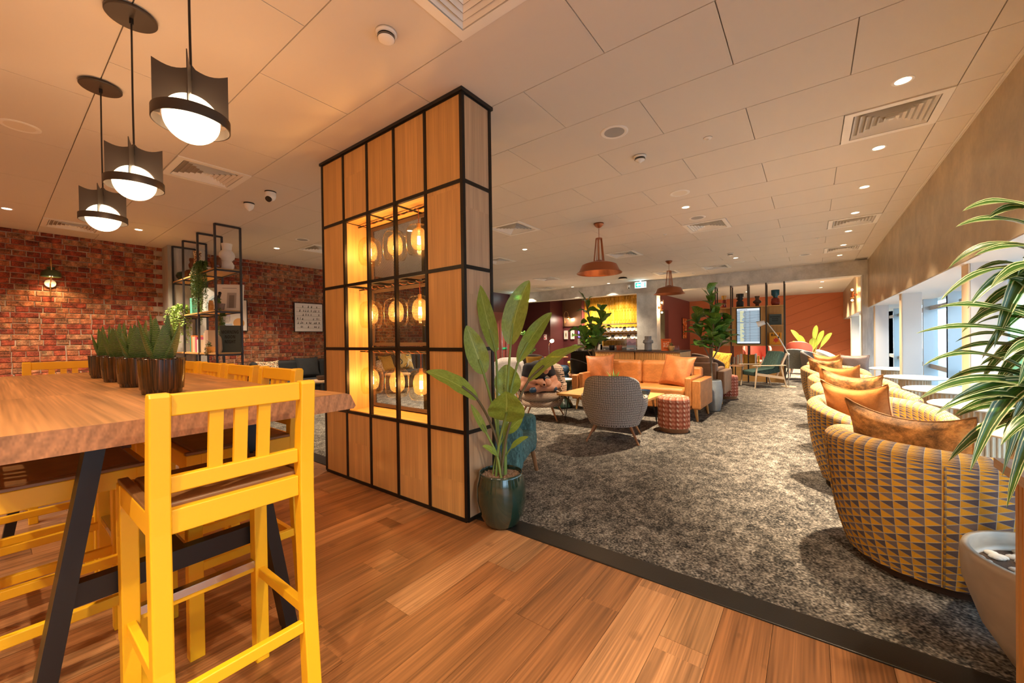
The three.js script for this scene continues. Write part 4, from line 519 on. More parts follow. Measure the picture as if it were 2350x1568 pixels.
function book(x, y, z, w, h, d, c, turn, label, group, lean = 0) { const t = thing('book', label, 'book', [x, y, z], turn, group); const m = typeof c === 'string' || Array.isArray(c) ? col(c, { r: 0.7 }) : c; const L = (g) => g.translate(0, 0, 0).rotateZ(lean); P(t, 'cover', L(merge(box(0.003, h, d, -w / 2 + 0.0015, h / 2, 0), box(0.003, h, d, w / 2 - 0.0015, h / 2, 0), box(w, h, 0.003, 0, h / 2, d / 2 - 0.0015))), m); P(t, 'pages', L(box(w - 0.006, h - 0.008, d - 0.008, 0, h / 2, -0.002)), M.paper); return t; }
[[-8.05, 0.03, 0.24, [0.02, 0.25, 0.18], 'green'], [-7.98, 0.045, 0.27, [0.75, 0.2, 0.04], 'orange'], [-7.92, 0.05, 0.25, [0.75, 0.55, 0.36], 'sand coloured'], [-7.86, 0.045, 0.25, [0.7, 0.45, 0.3], 'peach'], [-7.77, 0.05, 0.24, [0.5, 0.08, 0.16], 'crimson'], [-7.7, 0.04, 0.2, [0.85, 0.8, 0.72], 'cream'], [-7.38, 0.04, 0.3, [0.8, 0.7, 0.55], 'ivory'], [-7.33, 0.04, 0.33, [0.72, 0.55, 0.42], 'beige'], [-7.26, 0.06, 0.34, [0.6, 0.45, 0.35], 'taupe']].forEach(([x, w, h, c, n]) => book(x, 1.112, -2.06, w, h, 0.17, c, 0.25, n + ' book upright on the lowest shelf of the steel unit', 'books on the steel unit'));
book(-8.3, 1.734, -2.1, 0.06, 0.28, 0.1, [0.1, 0.4, 0.32], 0.3, 'mint green box book behind the bright fern', 'books on the steel unit');
trailing('small_plant', 'tiny leafy plant in a wooden pot on the lowest shelf', -7.15, 1.112, -2.0, 12, 0.03, 0.08, M.stemDark, M.oak);
board('framed_picture', 'framed abstract print in black frame behind the shelf posts', 'picture', -9.262, 1.5, -3.0, 0.42, 0.62, T_abstract, { turn: Math.PI / 2, tilt: 0, frame: M.black });
{ const T_people = canvas(512, 512, (c) => { c.fillStyle = '#e7e6e8'; c.fillRect(0, 0, 512, 512); for (let r = 0; r < 6; r++) { const y = 80 + r * 74; c.fillStyle = '#2a2a30'; c.fillRect(28, y, 456, 3); for (let i = 0; i < 9; i++) if (rnd() > 0.28) { const x = 50 + i * 50 + rr(-14, 14), h = rr(26, 40); c.beginPath(); c.ellipse(x, y - h * 0.5, rr(4, 9), h * 0.42, 0, 0, 7); c.fill(); c.beginPath(); c.arc(x + 1, y - h - 3, 5, 0, 7); c.fill(); if (rnd() > 0.6) c.fillRect(x - 12, y - 14, 12, 14); } } });
  board('framed_picture', 'square framed print of rows of tiny figures on the brick wall', 'picture', -9.262, 1.492, -4.475, 0.63, 0.64, T_people, { turn: Math.PI / 2, tilt: 0, frame: M.black }); }
{ // brass and green wall lamp
  const t = thing('wall_lamp', 'green domed brass wall lamp shining on the brick wall', 'wall lamp', [-9.278, 2.2, -0.58]);
  P(t, 'backplate', aim(lathe([[0, -0.012], [0.058, -0.01], [0.062, 0], [0.058, 0.012], [0, 0.014]], 28), [0.0, 0, 0], [0.02, 0, 0]), M.white); P(t, 'rod', rod([0.035, -0.22, 0], [0.035, 0, 0], 0.007), M.brass);
  P(t, 'arm', tube([[0.03, 0, 0], [0.12, 0.02, 0], [0.22, 0.12, 0], [0.24, 0.25, 0], [0.2, 0.33, 0], [0.16, 0.3, 0]], 0.007, 30), M.brass);
  P(t, 'shade', lathe([[0.02, 0.24], [0.04, 0.232], [0.045, 0.215], [0.032, 0.2], [0.06, 0.19], [0.092, 0.165], [0.106, 0.125], [0.106, 0.085], [0.1, 0.085], [0.098, 0.125], [0.08, 0.162], [0.02, 0.19]], 36, 0.17, 0, 0), M.greenMetal); P(t, 'stem', rod([0.17, 0.2, 0], [0.17, 0.36, 0], 0.009), M.brass); P(t, 'bulb', sph(0.032, 0.17, 0.12, 0, 16), M.lampOn);
  const [c, I] = lc('brass'), s = new THREE.SpotLight(c, I, 0, 68 * D2R, 0.6, 2); s.shadow.radius = 2; lamp(s, t, 0.17, 0.08, 0); s.target.position.set(0.1, -1, 0); t.add(s.target);
}
// ================================================================ CUSHIONS AND THE BENCH SOFA behind the screen
function pillowGeo(w, h, d, n = 14, droop = 0) {
  const f = (s) => surf((u, v) => { const a = (u - 0.5) * 2, b = (v - 0.5) * 2, k = Math.pow((1 - a * a) * (1 - b * b), 0.42), x = a * w / 2 * (1 - 0.09 * (1 - b * b) * Math.abs(a) ** 3 * 1.2 + 0.02), y = b * h / 2 * (1 - 0.09 * (1 - a * a) * Math.abs(b) ** 3 * 1.2 + 0.02) - droop * h * (1 - a * a) * Math.max(0, b); return [s > 0 ? x : -x, y, s * d / 2 * k + 0.006 * Math.sin(a * 7 + b * 4) * k, u, v]; }, n, n);
  return merge(f(1), f(-1));
}
function cushion(name, label, x, y, z, w, h, d, m, turn, tilt = -0.25, group, roll = 0, droop = 0) {
  const t = thing(name, label, 'cushion', [x, y, z], turn, group), X = new THREE.Matrix4().makeRotationFromEuler(new THREE.Euler(tilt, 0, roll, 'XYZ'));
  P(t, 'cover', pillowGeo(w, h, d, 16, droop).translate(0, h / 2, 0).applyMatrix4(X), m);
  const q = []; for (let i = 0; i < 40; i++) { const s = i / 40 * 4, k = Math.floor(s), f = s - k, e = [[-1, -1], [1, -1], [1, 1], [-1, 1], [-1, -1]], a = e[k][0] + (e[k + 1][0] - e[k][0]) * f, b = e[k][1] + (e[k + 1][1] - e[k][1]) * f; q.push(V(a * w / 2 * (1 - 0.108 * (1 - b * b) + 0.02), b * h / 2 * (1 - 0.108 * (1 - a * a) + 0.02) - droop * h * (1 - a * a) * Math.max(0, b) + h / 2, 0).applyMatrix4(X)); }
  P(t, 'piping', clean(new THREE.TubeGeometry(new THREE.CatmullRomCurve3(q, true), 80, 0.0035, 5, true)), m); return t;
}
{
  const t = thing('bench_sofa', 'long charcoal fabric bench sofa along the brick wall', 'sofa');
  P(t, 'base', rbox(0.78, 0.26, 5.6, 0.02, -8.85, 0.18, -6.0), M.charcoal); for (let i = 0; i < 4; i++) { P(t, 'seat_cushion', rbox(0.72, 0.15, 1.38, 0.04, -8.78, 0.38, -3.9 - 1.4 * i, 3), M.charcoal); P(t, 'back_cushion', rbox(0.2, 0.44, 1.38, 0.06, -9.13, 0.63, -3.9 - 1.4 * i, 3), M.charcoal); }
  P(t, 'plinth', span(-9.15, -8.55, 0.005, 0.06, -8.7, -3.3), M.black);
  cushion('scatter_cushion', 'black and cream speckled cushion on the charcoal bench sofa', -8.95, 0.46, -3.5, 0.45, 0.42, 0.14, M.speck, Math.PI / 2, -0.3);
  cushion('scatter_cushion', 'plain charcoal cushion on the bench sofa', -8.92, 0.46, -4.3, 0.5, 0.46, 0.15, M.charcoal, Math.PI / 2, -0.3);
  cushion('scatter_cushion', 'cushion with bold curves on the bench sofa behind the mesh', -8.9, 0.46, -6.9, 0.5, 0.48, 0.15, M.curves, Math.PI / 2 - 0.2, -0.3);
  cushion('scatter_cushion', 'mustard cushion on the bench sofa behind the mesh', -8.86, 0.46, -6.35, 0.46, 0.42, 0.15, M.mustard, Math.PI / 2 + 0.2, -0.4);
  cushion('scatter_cushion', 'small dark speckled cushion on the bench sofa behind the mesh', -8.7, 0.46, -5.9, 0.4, 0.34, 0.14, M.speck, Math.PI / 2, -0.5);
  for (const [x, z, l] of [[-8.0, -4.1, 'round oak coffee table in front of the bench sofa'], [-7.9, -5.9, 'round oak coffee table behind the mesh panels']]) { const s = thing('side_table', l, 'table', [x, 0, z]); P(s, 'top', cyl(0.3, 0.3, 0.03, 0, 0.45, 0, 36), M.paleoak); P(s, 'stem', cyl(0.03, 0.03, 0.43, 0, 0.22, 0, 16), M.steel); P(s, 'base', cyl(0.2, 0.2, 0.012, 0, 0.01, 0, 30), M.steel); }
  vase('wire_basket', 'small ribbed basket on the oak coffee table', -8.0, 0.466, -4.1, [[0, 0], [0.06, 0], [0.09, 0.03], [0.1, 0.09], [0.095, 0.09], [0.085, 0.03]], M.darkBrown, 'basket');
}
// ================================================================ BIRD OF PARADISE PALM
{
  const t = thing('potted_palm', 'tall bird of paradise palm with broad leaves in a glossy green pot', 'potted plant', [0, 0, 0]), px = -1.69, pz = -2.09;
  P(t, 'pot', lathe([[0, 0.006], [0.1, 0.006], [0.115, 0.02], [0.15, 0.09], [0.168, 0.18], [0.166, 0.27], [0.15, 0.34], [0.148, 0.358], [0.138, 0.358], [0.14, 0.33], [0.135, 0.3], [0, 0.3]], 48, px, 0, pz), M.greenPot, 'glossy dark green ceramic pot');
  P(t, 'gravel', cyl(0.137, 0.137, 0.01, px, 0.325, pz, 30), M.gravel);
  const st = []; for (let i = 0; i < 90; i++) { const a = rnd() * 6.28, r = 0.128 * Math.sqrt(rnd()); st.push(clean(new THREE.IcosahedronGeometry(rr(0.006, 0.012), 0)).translate(px + r * Math.cos(a), 0.333, pz + r * Math.sin(a))); } P(t, 'chips', merge(st), M.gravel, null, 'stuff');
  const prof = (v) => Math.pow(Math.max(0, Math.sin(Math.PI * Math.pow(Math.min(1, v * 0.985 + 0.012), 0.8))), 0.62), H = [0.6, 0.15, 0.78];
  const leaves = [ // base, tip, width, normal, bend
    [[-1.764, 1.172, -2.139], [-1.889, 1.65, -2.12], 0.12, [0.75, 0.1, 0.6], [-0.02, 0.02]], [[-1.642, 1.219, -2.156], [-1.535, 1.655, -2.236], 0.185, [0.45, 0.1, 0.9], [-0.05, 0.03]], [[-1.631, 1.099, -2.227], [-1.465, 1.44, -2.408], 0.115, [0.5, 0.4, 0.8], [-0.01, 0.05]], [[-1.513, 0.974, -2.178], [-1.2, 1.2, -2.33], 0.14, [0.3, 0.9, 0.35], [0, 0.06]],
    [[-1.759, 1.028, -2.005], [-1.812, 1.35, -1.902], 0.15, [0.7, 0.1, 0.55], [0.0, 0.0]], [[-1.747, 0.869, -1.92], [-1.913, 1.061, -1.638], 0.13, [0.5, 0.75, 0.45], [0, 0.05]], [[-1.69, 0.857, -2.182], [-1.728, 1.075, -2.216], 0.19, [0.62, 0.2, 0.75], [0, 0]], [[-1.605, 0.725, -2.03], [-1.5, 0.935, -1.915], 0.24, [0.55, -0.25, 0.75], [0.02, 0.0]],
    [[-1.75, 0.628, -2.012], [-1.795, 0.83, -1.915], 0.05, [0.7, 0.2, 0.5], [0, 0]], [[-1.681, 0.486, -2.032], [-1.705, 0.564, -1.921], 0.05, [0.6, 0.7, 0.4], [0, 0.02]], [[-1.617, 0.523, -2.112], [-1.49, 0.61, -2.136], 0.05, [0.4, 0.8, 0.5], [0, 0.02]], [[-1.656, 0.621, -2.114], [-1.545, 0.74, -2.153], 0.075, [0.6, 0.3, 0.7], [0, 0]],
  ];
  leaves.forEach(([b, e, w, n, k], i) => {
    const mid = b.map((q, j) => (q + e[j]) / 2 + (j === 0 ? k[0] : j === 1 ? k[1] : 0)), f = P(t, 'leaf', leafGeo(b, mid, e, w, prof, { hint: n, fold: i === 1 ? 0.5 : 0.22, nv: 22, nu: 6, wave: 0.06 }), M.bana);
    const r0 = [px + rr(-0.05, 0.05), 0.33, pz + rr(-0.04, 0.04)]; P(f, 'stalk', tube([r0, [r0[0] * 0.7 + b[0] * 0.3, 0.33 + (b[1] - 0.33) * 0.5, r0[2] * 0.75 + b[2] * 0.25], b, b.map((q, j) => q * 0.4 + mid[j] * 0.6)], i > 8 ? 0.005 : 0.0085, 26, 7), i === 5 || i === 3 ? M.stemDark : M.stem);
  });
}
// ================================================================ TEAL ARMCHAIR half hidden behind the palm
{
  const t = thing('velvet_armchair', 'teal velvet armchair with round timber legs behind the palm', 'armchair', [-2.24, 0, -2.72], 1.97);
  P(t, 'seat_base', rbox(0.64, 0.18, 0.62, 0.06, 0, 0.32, 0, 4), M.teal); for (const s of [-1, 1]) P(t, 'arm', rbox(0.12, 0.36, 0.6, 0.055, s * 0.28, 0.37, 0, 4), M.teal); P(t, 'back', rbox(0.64, 0.5, 0.14, 0.06, 0, 0.5, -0.27, 4), M.teal);
  for (const [x, z] of [[-0.28, 0.26], [0.28, 0.26], [-0.28, -0.26], [0.28, -0.26]]) P(t, 'leg', rod([x * 1.12, 0.005, z * 1.14], [x * 0.95, 0.36, z * 0.9], 0.017, 0.026, 14), M.walnut);
  cushion('scatter_cushion', 'pale cushion with sage leaf shapes on the teal velvet armchair', -2.16, 0.42, -2.76, 0.44, 0.44, 0.13, M.geo, 2.3, -0.25);
}
// ================================================================ PATTERNED TUB CHAIRS by the windows
function shellGeo({ a0, Ro, Ri, Hb, Ha, pw, y0, yi, flare, thick, tip = 1 }) {   // upholstered shell swept round the back; local front is +z
  const nP = 22, prof = (k, H) => { // closed loop: outside up, roll over the top, inside down
    const L = [[Ro - flare, y0], [Ro - flare * 0.45, y0 + (H - y0) * 0.3], [Ro - flare * 0.1, y0 + (H - y0) * 0.65], [Ro, H - thick * 0.55], [Ro - thick * 0.1, H - thick * 0.2], [Ro - thick * 0.45, H], [Ro - thick * 0.85, H - thick * 0.15], [Ro - thick, H - thick * 0.5], [Ri, y0 + (H - y0) * 0.7], [Ri - 0.01, yi]];
    const f = k * (L.length - 1), i = Math.min(L.length - 2, Math.floor(f)), t = f - i, p0 = L[Math.max(0, i - 1)], p1 = L[i], p2 = L[i + 1], p3 = L[Math.min(L.length - 1, i + 2)], cr = (a, b, c, d) => 0.5 * (2 * b + (c - a) * t + (2 * a - 5 * b + 4 * c - d) * t * t + (3 * b - a - 3 * c + d) * t * t * t);
    return [cr(p0[0], p1[0], p2[0], p3[0]), cr(p0[1], p1[1], p2[1], p3[1])];
  };
  const Hq = (q) => Ha + (Hb - Ha) * (1 - Math.pow(Math.abs(q), pw));
  const g = surf((u, v) => { const q = u * 2 - 1, an = q * a0, H = Hq(q), e = Math.min(1, (1 - Math.abs(q)) * 9), rd = Math.sqrt(1 - (1 - e) * (1 - e)); let [r, y] = prof(v, H); const rm = Ro - thick * 0.55 - flare * 0.3; r = rm + (r - rm) * rd; const Hm = (H + y0) / 2; y = y0 + (y - y0) * (0.9 + 0.1 * rd); return [Math.sin(an) * r, y, -Math.cos(an) * r, an * Ro * tip, v * (2 * H)]; }, 56, nP * 2);
  return g;
}
function tubChair() {
  const t = thing('tub_chair', '', 'tub chair', [0, 0, 0], 0, 'patterned tub chairs by the windows');
  P(t, 'shell', shellGeo({ a0: 128 * D2R, Ro: 0.475, Ri: 0.36, Hb: 0.72, Ha: 0.6, pw: 2.6, y0: 0.06, yi: 0.3, flare: 0.1, thick: 0.125 }), M.tri);
  P(t, 'seat_cushion', lathe([[0, 0.42], [0.2, 0.425], [0.33, 0.41], [0.365, 0.37], [0.36, 0.28], [0, 0.28]], 40, 0, 0, 0.03), M.tri);
  P(t, 'seat_base', lathe([[0, 0.3], [0.385, 0.3], [0.4, 0.2], [0.37, 0.07], [0, 0.06]], 40, 0, 0, 0.0), M.tri);
  for (const a of [-0.62, 0.62]) P(t, 'seam', tube([[Math.sin(a) * 0.378, 0.065, -Math.cos(a) * 0.378], [Math.sin(a) * 0.435, 0.27, -Math.cos(a) * 0.435], [Math.sin(a) * 0.469, 0.49, -Math.cos(a) * 0.469], [Math.sin(a) * 0.478, 0.63, -Math.cos(a) * 0.478], [Math.sin(a) * 0.455, 0.69, -Math.cos(a) * 0.455]], 0.005, 24, 6), M.tri);
  P(t, 'plinth', cyl(0.34, 0.32, 0.058, 0, 0.03, 0, 36), M.darkBrown); return t;
}
const tub = tubChair(), FACE = 2.4, tubs = [[0.535, -3.06], [0.44, -4.3], [0.46, -5.5], [0.43, -6.75], [0.32, -8.6], [0.4, -10.1]];
tubs.forEach(([x, z], i) => {
  const L = ['patterned mustard tub chair closest to the variegated dracaena', 'second patterned tub chair from the dracaena', 'third patterned tub chair from the dracaena', 'fourth patterned tub chair from the dracaena', 'fifth patterned tub chair from the dracaena', 'patterned tub chair farthest from the dracaena, by the column'][i];
  if (!i) { tub.position.set(x, 0, z); tub.rotation.y = FACE; tub.userData.label = L; } else copy(tub, [x, 0, z], FACE + [0, 0.1, -0.1, 0.05, 0.2, 0][i], L);
  const bx = x - Math.sin(FACE) * 0.16, bz = z - Math.cos(FACE) * 0.16;
  cushion('leather_cushion', ['brown suede', 'bright tan leather', 'golden tan leather', 'orange tan leather', 'pale tan leather', 'cream and tan leather'][i] + ' cushion propped in the ' + ['first', 'second', 'third', 'fourth', 'fifth', 'last'][i] + ' tub chair', bx, 0.425, bz, 0.56, 0.46, 0.15, [M.suede, M.tan, M.suede, M.tan, M.suede, M.tan][i], FACE + [0.05, -0.08, 0.1, 0, 0.1, 0][i], -0.2, 'leather cushions in the tub chairs', [0.02, -0.04, 0.05, 0, 0.04, 0][i], 0.1);
});
cushion('scatter_cushion', 'grey rose cushion in the last tub chair row by the column', 0.66, 0.425, -9.9, 0.45, 0.45, 0.14, M.rose, 2.9, -0.25);
[-3.72, -4.92, -6.1, -7.6, -9.3].forEach((z, i) => {
  const t = thing('window_table', ['white round table beside the first tub chair', 'white round table between the second and third tub chairs', 'white round table between the third and fourth tub chairs', 'white round table behind the fourth tub chair', 'white round table behind the fifth tub chair'][i], 'table', [1.12, 0, z], 0, 'white tables along the windows');
  P(t, 'top', lathe([[0, 0.665], [0.3, 0.665], [0.318, 0.655], [0.312, 0.64], [0, 0.636]], 44), M.white);
  P(t, 'drum', cyl(0.15, 0.15, 0.62, 0, 0.315, 0, 30), M.beige); const rb = []; for (let k = 0; k < 30; k++) { const a = k / 30 * 6.2832; rb.push(cyl(0.009, 0.009, 0.6, 0.152 * Math.cos(a), 0.32, 0.152 * Math.sin(a), 6)); } P(t, 'ribs', merge(rb), M.beige); P(t, 'foot', cyl(0.2, 0.2, 0.012, 0, 0.01, 0, 30), M.steel);
});
{ const t = thing('socket_box', 'black outlet panel low on the white window pillar', 'outlet', [1.215, 0.5, -8.38]); P(t, 'plate', rbox(0.12, 0.07, 0.012, 0.003), M.black); for (const s of [-0.03, 0.03]) P(t, 'outlet', box(0.04, 0.04, 0.006, s, 0, 0.006), M.steel); }
// ================================================================ DRACAENA on the ribbed stand, stone bowl planter
{
  const t = thing('planter_stand', 'ribbed timber plant stand with pale top', 'stand', [0, 0, 0]), x0 = 0.467, x1 = 1.02, z0 = -1.95, z1 = -1.35, h = 0.855;
  P(t, 'top', buv(span(x0, x1, h - 0.03, h, z0, z1), 'z'), M.ash); P(t, 'carcass', span(x0 + 0.045, x1 - 0.03, 0.02, h - 0.03, z0 + 0.045, z1 - 0.03), M.walnut);
  for (let z = z0 + 0.04; z < z1 - 0.05; z += 0.028) P(t, 'rib', buv(span(x0 + 0.034, x0 + 0.046, 0.02, h - 0.03, z, z + 0.02), 'y', 1, z * 9, 0), M.oak2);
  for (let x = x0 + 0.04; x < x1 - 0.05; x += 0.028) P(t, 'rib', buv(span(x, x + 0.02, 0.02, h - 0.03, z0 + 0.034, z0 + 0.046), 'y', 1, x * 9, 0), M.oak2);
  const b = thing('bowl_planter', 'large smooth stone coloured bowl planter beside the ribbed stand', 'planter', [0.75, 0, -2.3]);
  P(b, 'bowl', lathe([[0, 0.005], [0.13, 0.005], [0.16, 0.02], [0.23, 0.14], [0.28, 0.3], [0.285, 0.4], [0.278, 0.425], [0.258, 0.425], [0.25, 0.38], [0.24, 0.35], [0, 0.35]], 48), M.stonePot); P(b, 'soil', cyl(0.242, 0.242, 0.01, 0, 0.355, 0, 30), M.soil);
  const st = []; for (let i = 0; i < 150; i++) { const a = rnd() * 6.28, r = 0.23 * Math.sqrt(rnd()), g = clean(new THREE.IcosahedronGeometry(rr(0.01, 0.02), 1)); g.scale(1.3, 0.6, 0.9).rotateY(rnd() * 6).translate(r * Math.cos(a), 0.366, r * Math.sin(a)); st.push(g); } P(b, 'pebbles', merge(st), M.pebble, null, 'stuff');
  const d = thing('dracaena', 'variegated striped dracaena with long arching leaves on the ribbed stand', 'potted plant', [0, 0, 0]), tx = 0.57, tz = -1.72;
  P(d, 'pot', lathe([[0, 0.857], [0.1, 0.857], [0.12, 0.96], [0.11, 0.96], [0.1, 0.94], [0, 0.94]], 30, tx + 0.07, 0, tz + 0.06), M.stonePot); P(d, 'cane', tube([[tx + 0.07, 0.94, tz + 0.06], [tx + 0.02, 1.1, tz + 0.02], [tx, 1.32, tz], [tx + 0.01, 1.58, tz]], 0.017, 24, 10), M.rust, 'reddish brown cane');
  const prof = (v) => Math.pow(Math.max(0.0, Math.sin(Math.PI * (0.1 + 0.9 * Math.pow(v, 0.85)))), 0.75);
  const tips = [ // tip x,y,z, base height, lift, width
    [0.321, 1.58, -1.559, 1.5, 0.07], [0.37, 1.555, -1.596, 1.48, 0.09], [0.307, 1.539, -1.548, 1.46, 0.06], [0.345, 1.461, -1.577, 1.42, 0.06], [0.273, 1.343, -1.523, 1.36, 0.14], [0.331, 1.322, -1.567, 1.34, 0.16], [0.267, 1.327, -1.518, 1.22, 0.03], [0.221, 1.258, -1.483, 1.2, 0.05], [0.236, 1.172, -1.495, 1.05, 0.1], [0.225, 1.082, -1.486, 1.05, 0.12], [0.285, 1.065, -1.531, 1.08, 0.1], [0.262, 1.042, -1.515, 1.02, 0.12], [0.3, 1.037, -1.543, 1.02, 0.1], [0.334, 0.886, -1.569, 1.04, 0.22, 0.048], [0.403, 0.874, -1.621, 1.06, 0.26, 0.05], [0.412, 0.79, -1.628, 0.99, 0.16, 0.042], [0.387, 1.217, -1.609, 1.34, 0.24, 0.054], [0.36, 1.17, -1.6, 1.12, 0.08], [0.3, 1.12, -1.62, 1.04, 0.1], [0.31, 1.2, -1.63, 1.15, 0.07], [0.41, 1.4, -1.62, 1.22, 0.0, 0.045], [0.45, 1.33, -1.66, 1.05, 0.0, 0.05], [0.47, 1.24, -1.6, 0.98, 0.02, 0.062], [0.46, 1.46, -1.7, 1.25, 0.02], [0.5, 1.6, -1.66, 1.38, 0.02, 0.055], [0.36, 1.42, -1.66, 1.3, 0.09], [0.38, 0.98, -1.64, 1.0, 0.1], [0.44, 0.9, -1.72, 1.02, 0.14], [0.33, 1.02, -1.66, 1.0, 0.08], [0.42, 1.12, -1.58, 1.2, 0.12, 0.055], [0.48, 1.1, -1.57, 1.28, 0.1], [0.52, 1.3, -1.56, 1.15, 0.1], [0.44, 1.0, -1.62, 1.1, 0.14, 0.05], [0.37, 1.28, -1.68, 1.22, 0.06], [0.49, 0.94, -1.6, 1.02, 0.1],
    [0.66, 1.5, -1.5, 1.4, 0.1], [0.75, 1.35, -1.6, 1.35, 0.12], [0.8, 1.2, -1.7, 1.2, 0.14], [0.7, 1.1, -1.9, 1.1, 0.14], [0.62, 1.62, -1.8, 1.45, 0.05], [0.6, 1.3, -1.98, 1.25, 0.1], [0.78, 1.05, -1.55, 1.1, 0.15], [0.5, 1.62, -1.85, 1.45, 0.1],
  ];
  for (let i = 0; i < 26; i++) { const a = rr(2.2, 4.4), by = rr(0.98, 1.42), L = rr(0.16, 0.27); tips.push([tx + L * Math.cos(a), by + rr(-0.12, 0.12), tz - L * Math.sin(a) * 0.6 + rr(0, 0.1), by, rr(0.06, 0.16), rr(0.032, 0.044)]); }
  tips.forEach(([x, y, z, by, lift, w = 0.037]) => { const b0 = [tx + rr(-0.012, 0.0), by, tz + rr(-0.008, 0.008)], m = [b0[0] * 0.42 + x * 0.58, Math.max(by, y) + lift, b0[2] * 0.42 + z * 0.58], out = V(x - b0[0], 0, z - b0[2]).normalize(), hint = lift < 0.03 ? [0.3 * out.x + 0.3, 0.25, 0.3 * out.z + 0.75] : [0.25, 0.8, 0.45]; P(d, 'leaf', leafGeo(b0, m, [x, y, z], w, prof, { hint, fold: 0.35, nv: 16, nu: 6, wave: 0.1, twist: rr(-0.5, 0.5) }), M.drac); });
}
// ================================================================ LOUNGE: shell chairs, table, sofas, ottomans
function shellChair(name, label, x, z, turn, m, legM, o = {}) {
  const t = thing(name, label, 'armchair', [x, 0, z], turn);
  const hb = o.Hb || 0.82;
  P(t, 'shell', surf((u, v) => { // egg-shaped back with low wings: outer and inner skin as one loop
    const q = u * 2 - 1, an = q * 112 * D2R, aq = Math.abs(q), back = 1 - Math.min(1, Math.max(0, (aq - 0.46) / 0.11)), sm = back * back * (3 - 2 * back), H = 0.545 + (hb - 0.545) * sm * (1 - 0.12 * Math.pow(aq / 0.4, 4) * (aq < 0.5 ? 1 : 0)), s = v < 0.5 ? v * 2 : 2 - v * 2, out = v < 0.5, y = 0.2 + (H - 0.2) * Math.pow(s, 0.9), w = 0.3 + 0.1 * Math.sin(Math.min(1, s * 1.25) * 1.5708) - (y > 0.56 ? (y - 0.56) * 0.13 : 0), e = Math.min(1, (1 - aq) * 8), rd = Math.sqrt(1 - (1 - e) * (1 - e)), lean = y > 0.45 ? (y - 0.45) * 0.3 : 0, k = Math.sin(Math.PI * Math.min(1, (1 - s) * 6) * 0.5), r = w - (out ? 0 : 0.075 * k) * rd - 0.035 * (1 - rd);
    return [Math.sin(an) * r, y, -Math.cos(an) * r - lean * (1 - aq), an * 0.4, (out ? 1 : -1) * y];
  }, 60, 44), m);
  P(t, 'seat_cushion', lathe([[0, 0.43], [0.2, 0.43], [0.3, 0.41], [0.325, 0.36], [0.3, 0.3], [0, 0.3]], 36, 0, 0, 0.02), m); P(t, 'underside', lathe([[0, 0.31], [0.31, 0.31], [0.305, 0.21], [0.24, 0.195], [0, 0.195]], 36), m);
  for (const [a, b] of [[-1, -1], [1, -1], [-1, 1], [1, 1]]) P(t, 'leg', rod([a * 0.3, 0.005, b * 0.28], [a * 0.19, 0.23, b * 0.18], 0.011, 0.019, 12), legM);
  return t;
}
shellChair('houndstooth_chair', 'black and white woven shell armchair with its back turned, by the coffee table', -1.96, -4.68, -2.85, M.weave, M.walnut);
shellChair('tweed_chair', 'brown tweed shell armchair with a person seated in it', -3.42, -5.28, 0.35, M.tweed, M.walnut, { Hb: 0.84 });
shellChair('tweed_chair', 'grey woven shell armchair behind the seated person', -4.9, -6.3, 0.5, M.greyWeave, M.walnut, { Hb: 0.86 });
{ // coffee table on hairpin legs
  const t = thing('coffee_table', 'low timber coffee table on black hairpin legs before the leather sofa', 'coffee table', [-2.37, 0, -5.5], -0.03), w = 1.32, d = 0.82, y = 0.42;
  for (let i = 0; i < 5; i++) P(t, 'top_board', buv(rbox(w, 0.032, d / 5 - 0.001, 0.003, 0, y, -d / 2 + d / 5 * (i + 0.5)), 'x', 1, i * 0.7, i), i % 2 ? M.oak : M.oak2);
  for (const sx of [-1, 1]) for (const sz of [-1, 1]) { const X = sx * (w / 2 - 0.12), Z = sz * (d / 2 - 0.1); P(t, 'hairpin_leg', merge(rod([X - 0.04, y - 0.016, Z], [X + sx * 0.03, 0.008, Z + sz * 0.02], 0.005), rod([X + 0.04, y - 0.016, Z], [X + sx * 0.03, 0.008, Z + sz * 0.02], 0.005), rod([X, y - 0.016, Z - sz * 0.05], [X + sx * 0.03, 0.008, Z + sz * 0.02], 0.005), box(0.1, 0.004, 0.1, X, y - 0.018, Z)), M.black); }
  const b = thing('table_plant', 'spiky little plant in a navy pot on the coffee table', 'potted plant', [-2.35, 0.437, -5.62]); P(b, 'pot', lathe([[0, 0], [0.045, 0], [0.06, 0.09], [0.052, 0.09], [0, 0.08]], 24), M.navy); for (let i = 0; i < 14; i++) { const a = i * 2.4, r = rr(0.08, 0.18); P(b, 'leaf', leafGeo([0, 0.08, 0], [Math.cos(a) * r * 0.5, 0.26, Math.sin(a) * r * 0.5], [Math.cos(a) * r, rr(0.24, 0.36), Math.sin(a) * r], 0.04, (v) => 1 - v * 0.95, { hint: [Math.cos(a), 0.5, Math.sin(a)], nv: 6, nu: 2 }), M.bush); }
  const k = thing('navy_cup', 'navy blue bowl on the coffee table beside the woven chair', 'bowl', [-1.83, 0.437, -5.45]); P(k, 'bowl', lathe([[0, 0], [0.035, 0], [0.06, 0.04], [0.07, 0.09], [0.064, 0.09], [0.052, 0.04], [0, 0.012]], 28), M.navy); P(k, 'foot', cyl(0.036, 0.036, 0.006, 0, 0.002, 0, 20), M.navy);
}
